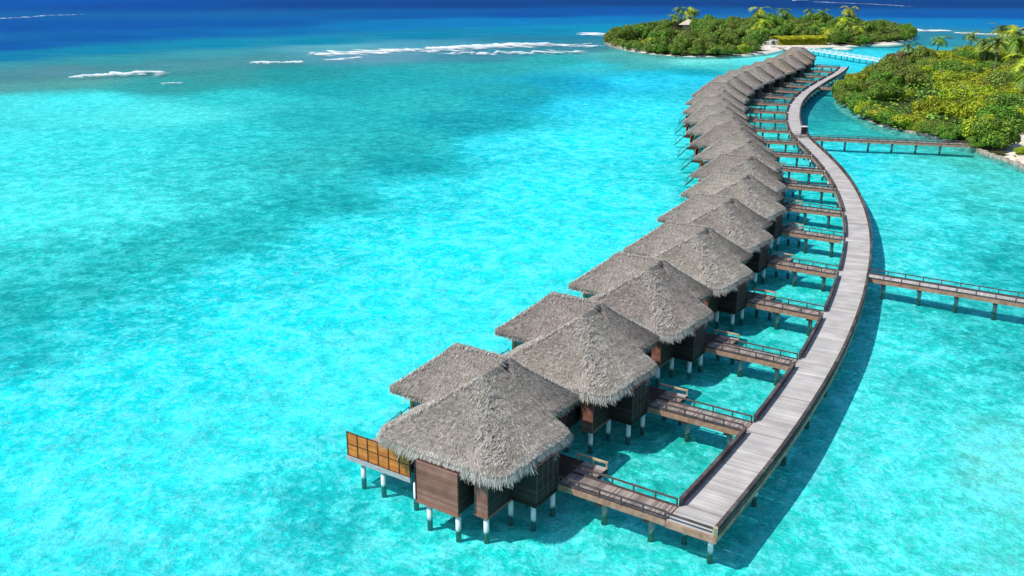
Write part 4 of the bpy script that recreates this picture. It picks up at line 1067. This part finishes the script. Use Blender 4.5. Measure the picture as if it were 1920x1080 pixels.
mb = MB(); mb.box((.5,-2.4,-.4), (HL-.5,2.8,2.4)); mb.build('stems', M['bark'], hx)

# ------------------------------------------------------------------ shore details
def stones(name, pts, h, w, label, mat, n_per=1.6, z=0):
    """row of shore stones or blocks joined as a low wall"""
    P = resample(np.array([ray(*p, 0) for p in pts]), 200); L = np.linalg.norm(np.diff(P, axis=0), axis=1).sum(); n = int(L/n_per); Q = resample(P, n+1)
    mb = MB()
    for i in range(n):
        a = Q[i]; b = Q[i+1]; hh = h*random.uniform(.7, 1.1); 
        mb.bar((a[0], a[1], z+hh/2-.3), (b[0]-(b[0]-a[0])*.06, b[1]-(b[1]-a[1])*.06, z+hh/2-.3+random.uniform(-.05,.05)), w*random.uniform(.8,1.1), hh+.3)
    o = mb.build(name, mat); tag(o, label, 'sea wall'); return o
stones('sea_wall', [(1138,83),(1160,91),(1200,98),(1222,100)], 1.6, 2.4, 'pale broken stone sea wall at the left tip of the far island', M['stone'], 3.2)
stones('sea_wall', [(1815,276),(1850,290),(1890,303),(1935,322)], .75, .8, 'low brown stone edging below the white sand on the right', M['stone'], 1.3)
stones('sea_wall', [(1695,247),(1720,252),(1762,262)], .8, .7, 'low stone edging at the foot of the right island thicket', M['stone'], 1.5)
# sand bars
def sandbar(pts, label, h=.35):
    Q = smooth_loop([ray(*p, 0) for p in pts], 50, 3); mb = MB(); n = len(Q); c = Q.mean(0)
    for k, z in ((1.12,-.6),(1.0,-.02),(.7,h),(.35,h*1.1)):
        for q in Q: p = c+(q-c)*k; mb.v.append((p[0], p[1], z))
    for k in range(3):
        for i in range(n): j = (i+1) % n; mb.f.append((k*n+i, k*n+j, (k+1)*n+j, (k+1)*n+i))
    mb.f.append(tuple(3*n+i for i in range(n))); o = mb.build('sand', M['sand'], smooth=True); tag(o, label, kind='structure')
sandbar([(1365,104),(1400,100),(1445,93),(1470,94),(1440,100),(1400,104)], 'white sand beach in front of the far thicket')
sandbar([(1560,90),(1580,89.5),(1600,91),(1590,92.5),(1568,92)], 'small sand spit right of the hedge')
sandbar([(1628,82),(1660,79),(1695,82),(1670,85),(1640,85)], 'sand spit at the right end of the far island')
sandbar([(1862,272),(1895,262),(1930,262),(1935,300),(1900,297),(1875,287)], 'white sand corner of the right island', .5)
# hut on the far island
x, y = ray(1290,58,0); hu = empty('beach_hut', (x, y, .4)); tag(hu, 'pale tan roofed hut peeking out of the far island trees', 'hut')
mb = MB(); mb.box((-3.4,-2.6,0), (3.4,2.6,3.6)); mb.build('wall', M['white'], hu)
mb = MB(); b = [(-6.4,-4.6,3.5),(6.4,-4.6,3.5),(6.4,4.6,3.5),(-6.4,4.6,3.5)]; n = 0; mb.v = b+[(-.6,0,6.6),(.6,0,6.6)]; mb.f = [(0,1,5,4),(1,2,5),(2,3,4,5),(3,0,4),(3,2,1,0)]; mb.build('roof', mat_simple('pale_roof', (.52,.43,.32), (.75,.65,.52), 1.5), hu)
# day bed and loungers on the far beach
x, y = ray(1449,92,0); db = empty('day_bed', (x, y, .5)); tag(db, 'white canopied day bed on the far beach beside the hedge', 'day bed')
for sx_ in (-1, 1):
    for sy_ in (-1, 1): m_ = MB(); m_.box((sx_*1.3-.12, sy_*1.3-.12, 0), (sx_*1.3+.12, sy_*1.3+.12, 3.4)); m_.build('post', M['white'], db)
m_ = MB(); m_.box((-1.6,-1.6,3.403), (1.6,1.6,3.6)); m_.build('canopy', M['white'], db)
m_ = MB(); m_.box((-1.2,-1.2,.4), (1.2,1.2,.8)); m_.build('mattress', M['white'], db)
for k in range(2):
    x, y = ray(1460+k*7,93+k*.6,0); l = empty('sun_lounger', (x, y, .6), .3); tag(l, ['pale sun lounger on the far beach, nearer the day bed','pale sun lounger on the far beach, farther from the day bed'][k], 'sun lounger', 'far beach loungers')
    m_ = MB(); m_.box((-.6,-1.6,.45), (.6,.7,.7)); m_.build('seat', M['sand'], l)
    m_ = MB(); m_.hexa([(-.6,.7,.45),(.6,.7,.45),(.6,1.5,1.2),(-.6,1.5,1.2),(-.6,.7,.7),(.6,.7,.7),(.6,1.4,1.4),(-.6,1.4,1.4)]); m_.build('backrest', M['sand'], l)
    for sx_ in (-.5,.5):
        for yy in (-1.4,.6): m_ = MB(); m_.box((sx_-.08,yy-.08,0), (sx_+.08,yy+.08,.447)); m_.build('leg', M['frame'], l)
# white post at the sandy corner
x, y = ray(1875,272,0); po = empty('marker_post', (x, y, .3)); tag(po, 'white marker post where the footbridge reaches the sand', 'post')
m_ = MB(); m_.cyl(0,0,0,1.9,.13,.11,10); m_.build('shaft', M['white'], po); m_ = MB(); m_.cyl(0,0,1.903,2.1,.19,.15,10); m_.build('cap', M['white'], po)

# ------------------------------------------------------------------ motor yacht on the deep sea
x, y = ray(1500,1.5,0); bt = empty('motor_yacht', (x, y, 0), math.pi); tag(bt, 'white motor yacht speeding over the deep blue sea', 'boat')
mb = MB(); sec = [(-11,2.6,1.9),(-5,2.9,2.0),(2,2.8,2.2),(7,1.9,2.6),(11,.15,3.1)]
for (xx, w, h) in sec: mb.v += [(xx,-w*.55,-.4),(xx,w*.55,-.4),(xx,w,h),(xx,-w,h)]
for k in range(4):
    a = k*4
    for i in range(4): j = (i+1) % 4; mb.f.append((a+i, a+j, a+4+j, a+4+i))
mb.f += [(3,2,1,0),(16,17,18,19)]; mb.build('hull', M['white'], bt)
mb = MB(); mb.hexa([(-7,-2.2,2.15),(4,-2.2,2.3),(4,2.2,2.3),(-7,2.2,2.15),(-6.5,-1.9,4.3),(2,-1.9,4.3),(2,1.9,4.3),(-6.5,1.9,4.3)]); cb_ = mb.build('cabin', M['white'], bt)
mb = MB(); mb.box((-6,-2.13,3.0), (1.5,2.13,3.7)); mb.build('window', M['glass'], cb_)
mb = MB(); mb.hexa([(-5,-1.5,4.303),(0,-1.5,4.303),(0,1.5,4.303),(-5,1.5,4.303),(-4.6,-1.3,5.8),(-1,-1.3,5.8),(-1,1.3,5.8),(-4.6,1.3,5.8)]); mb.build('bridge_deck', M['white'], bt)
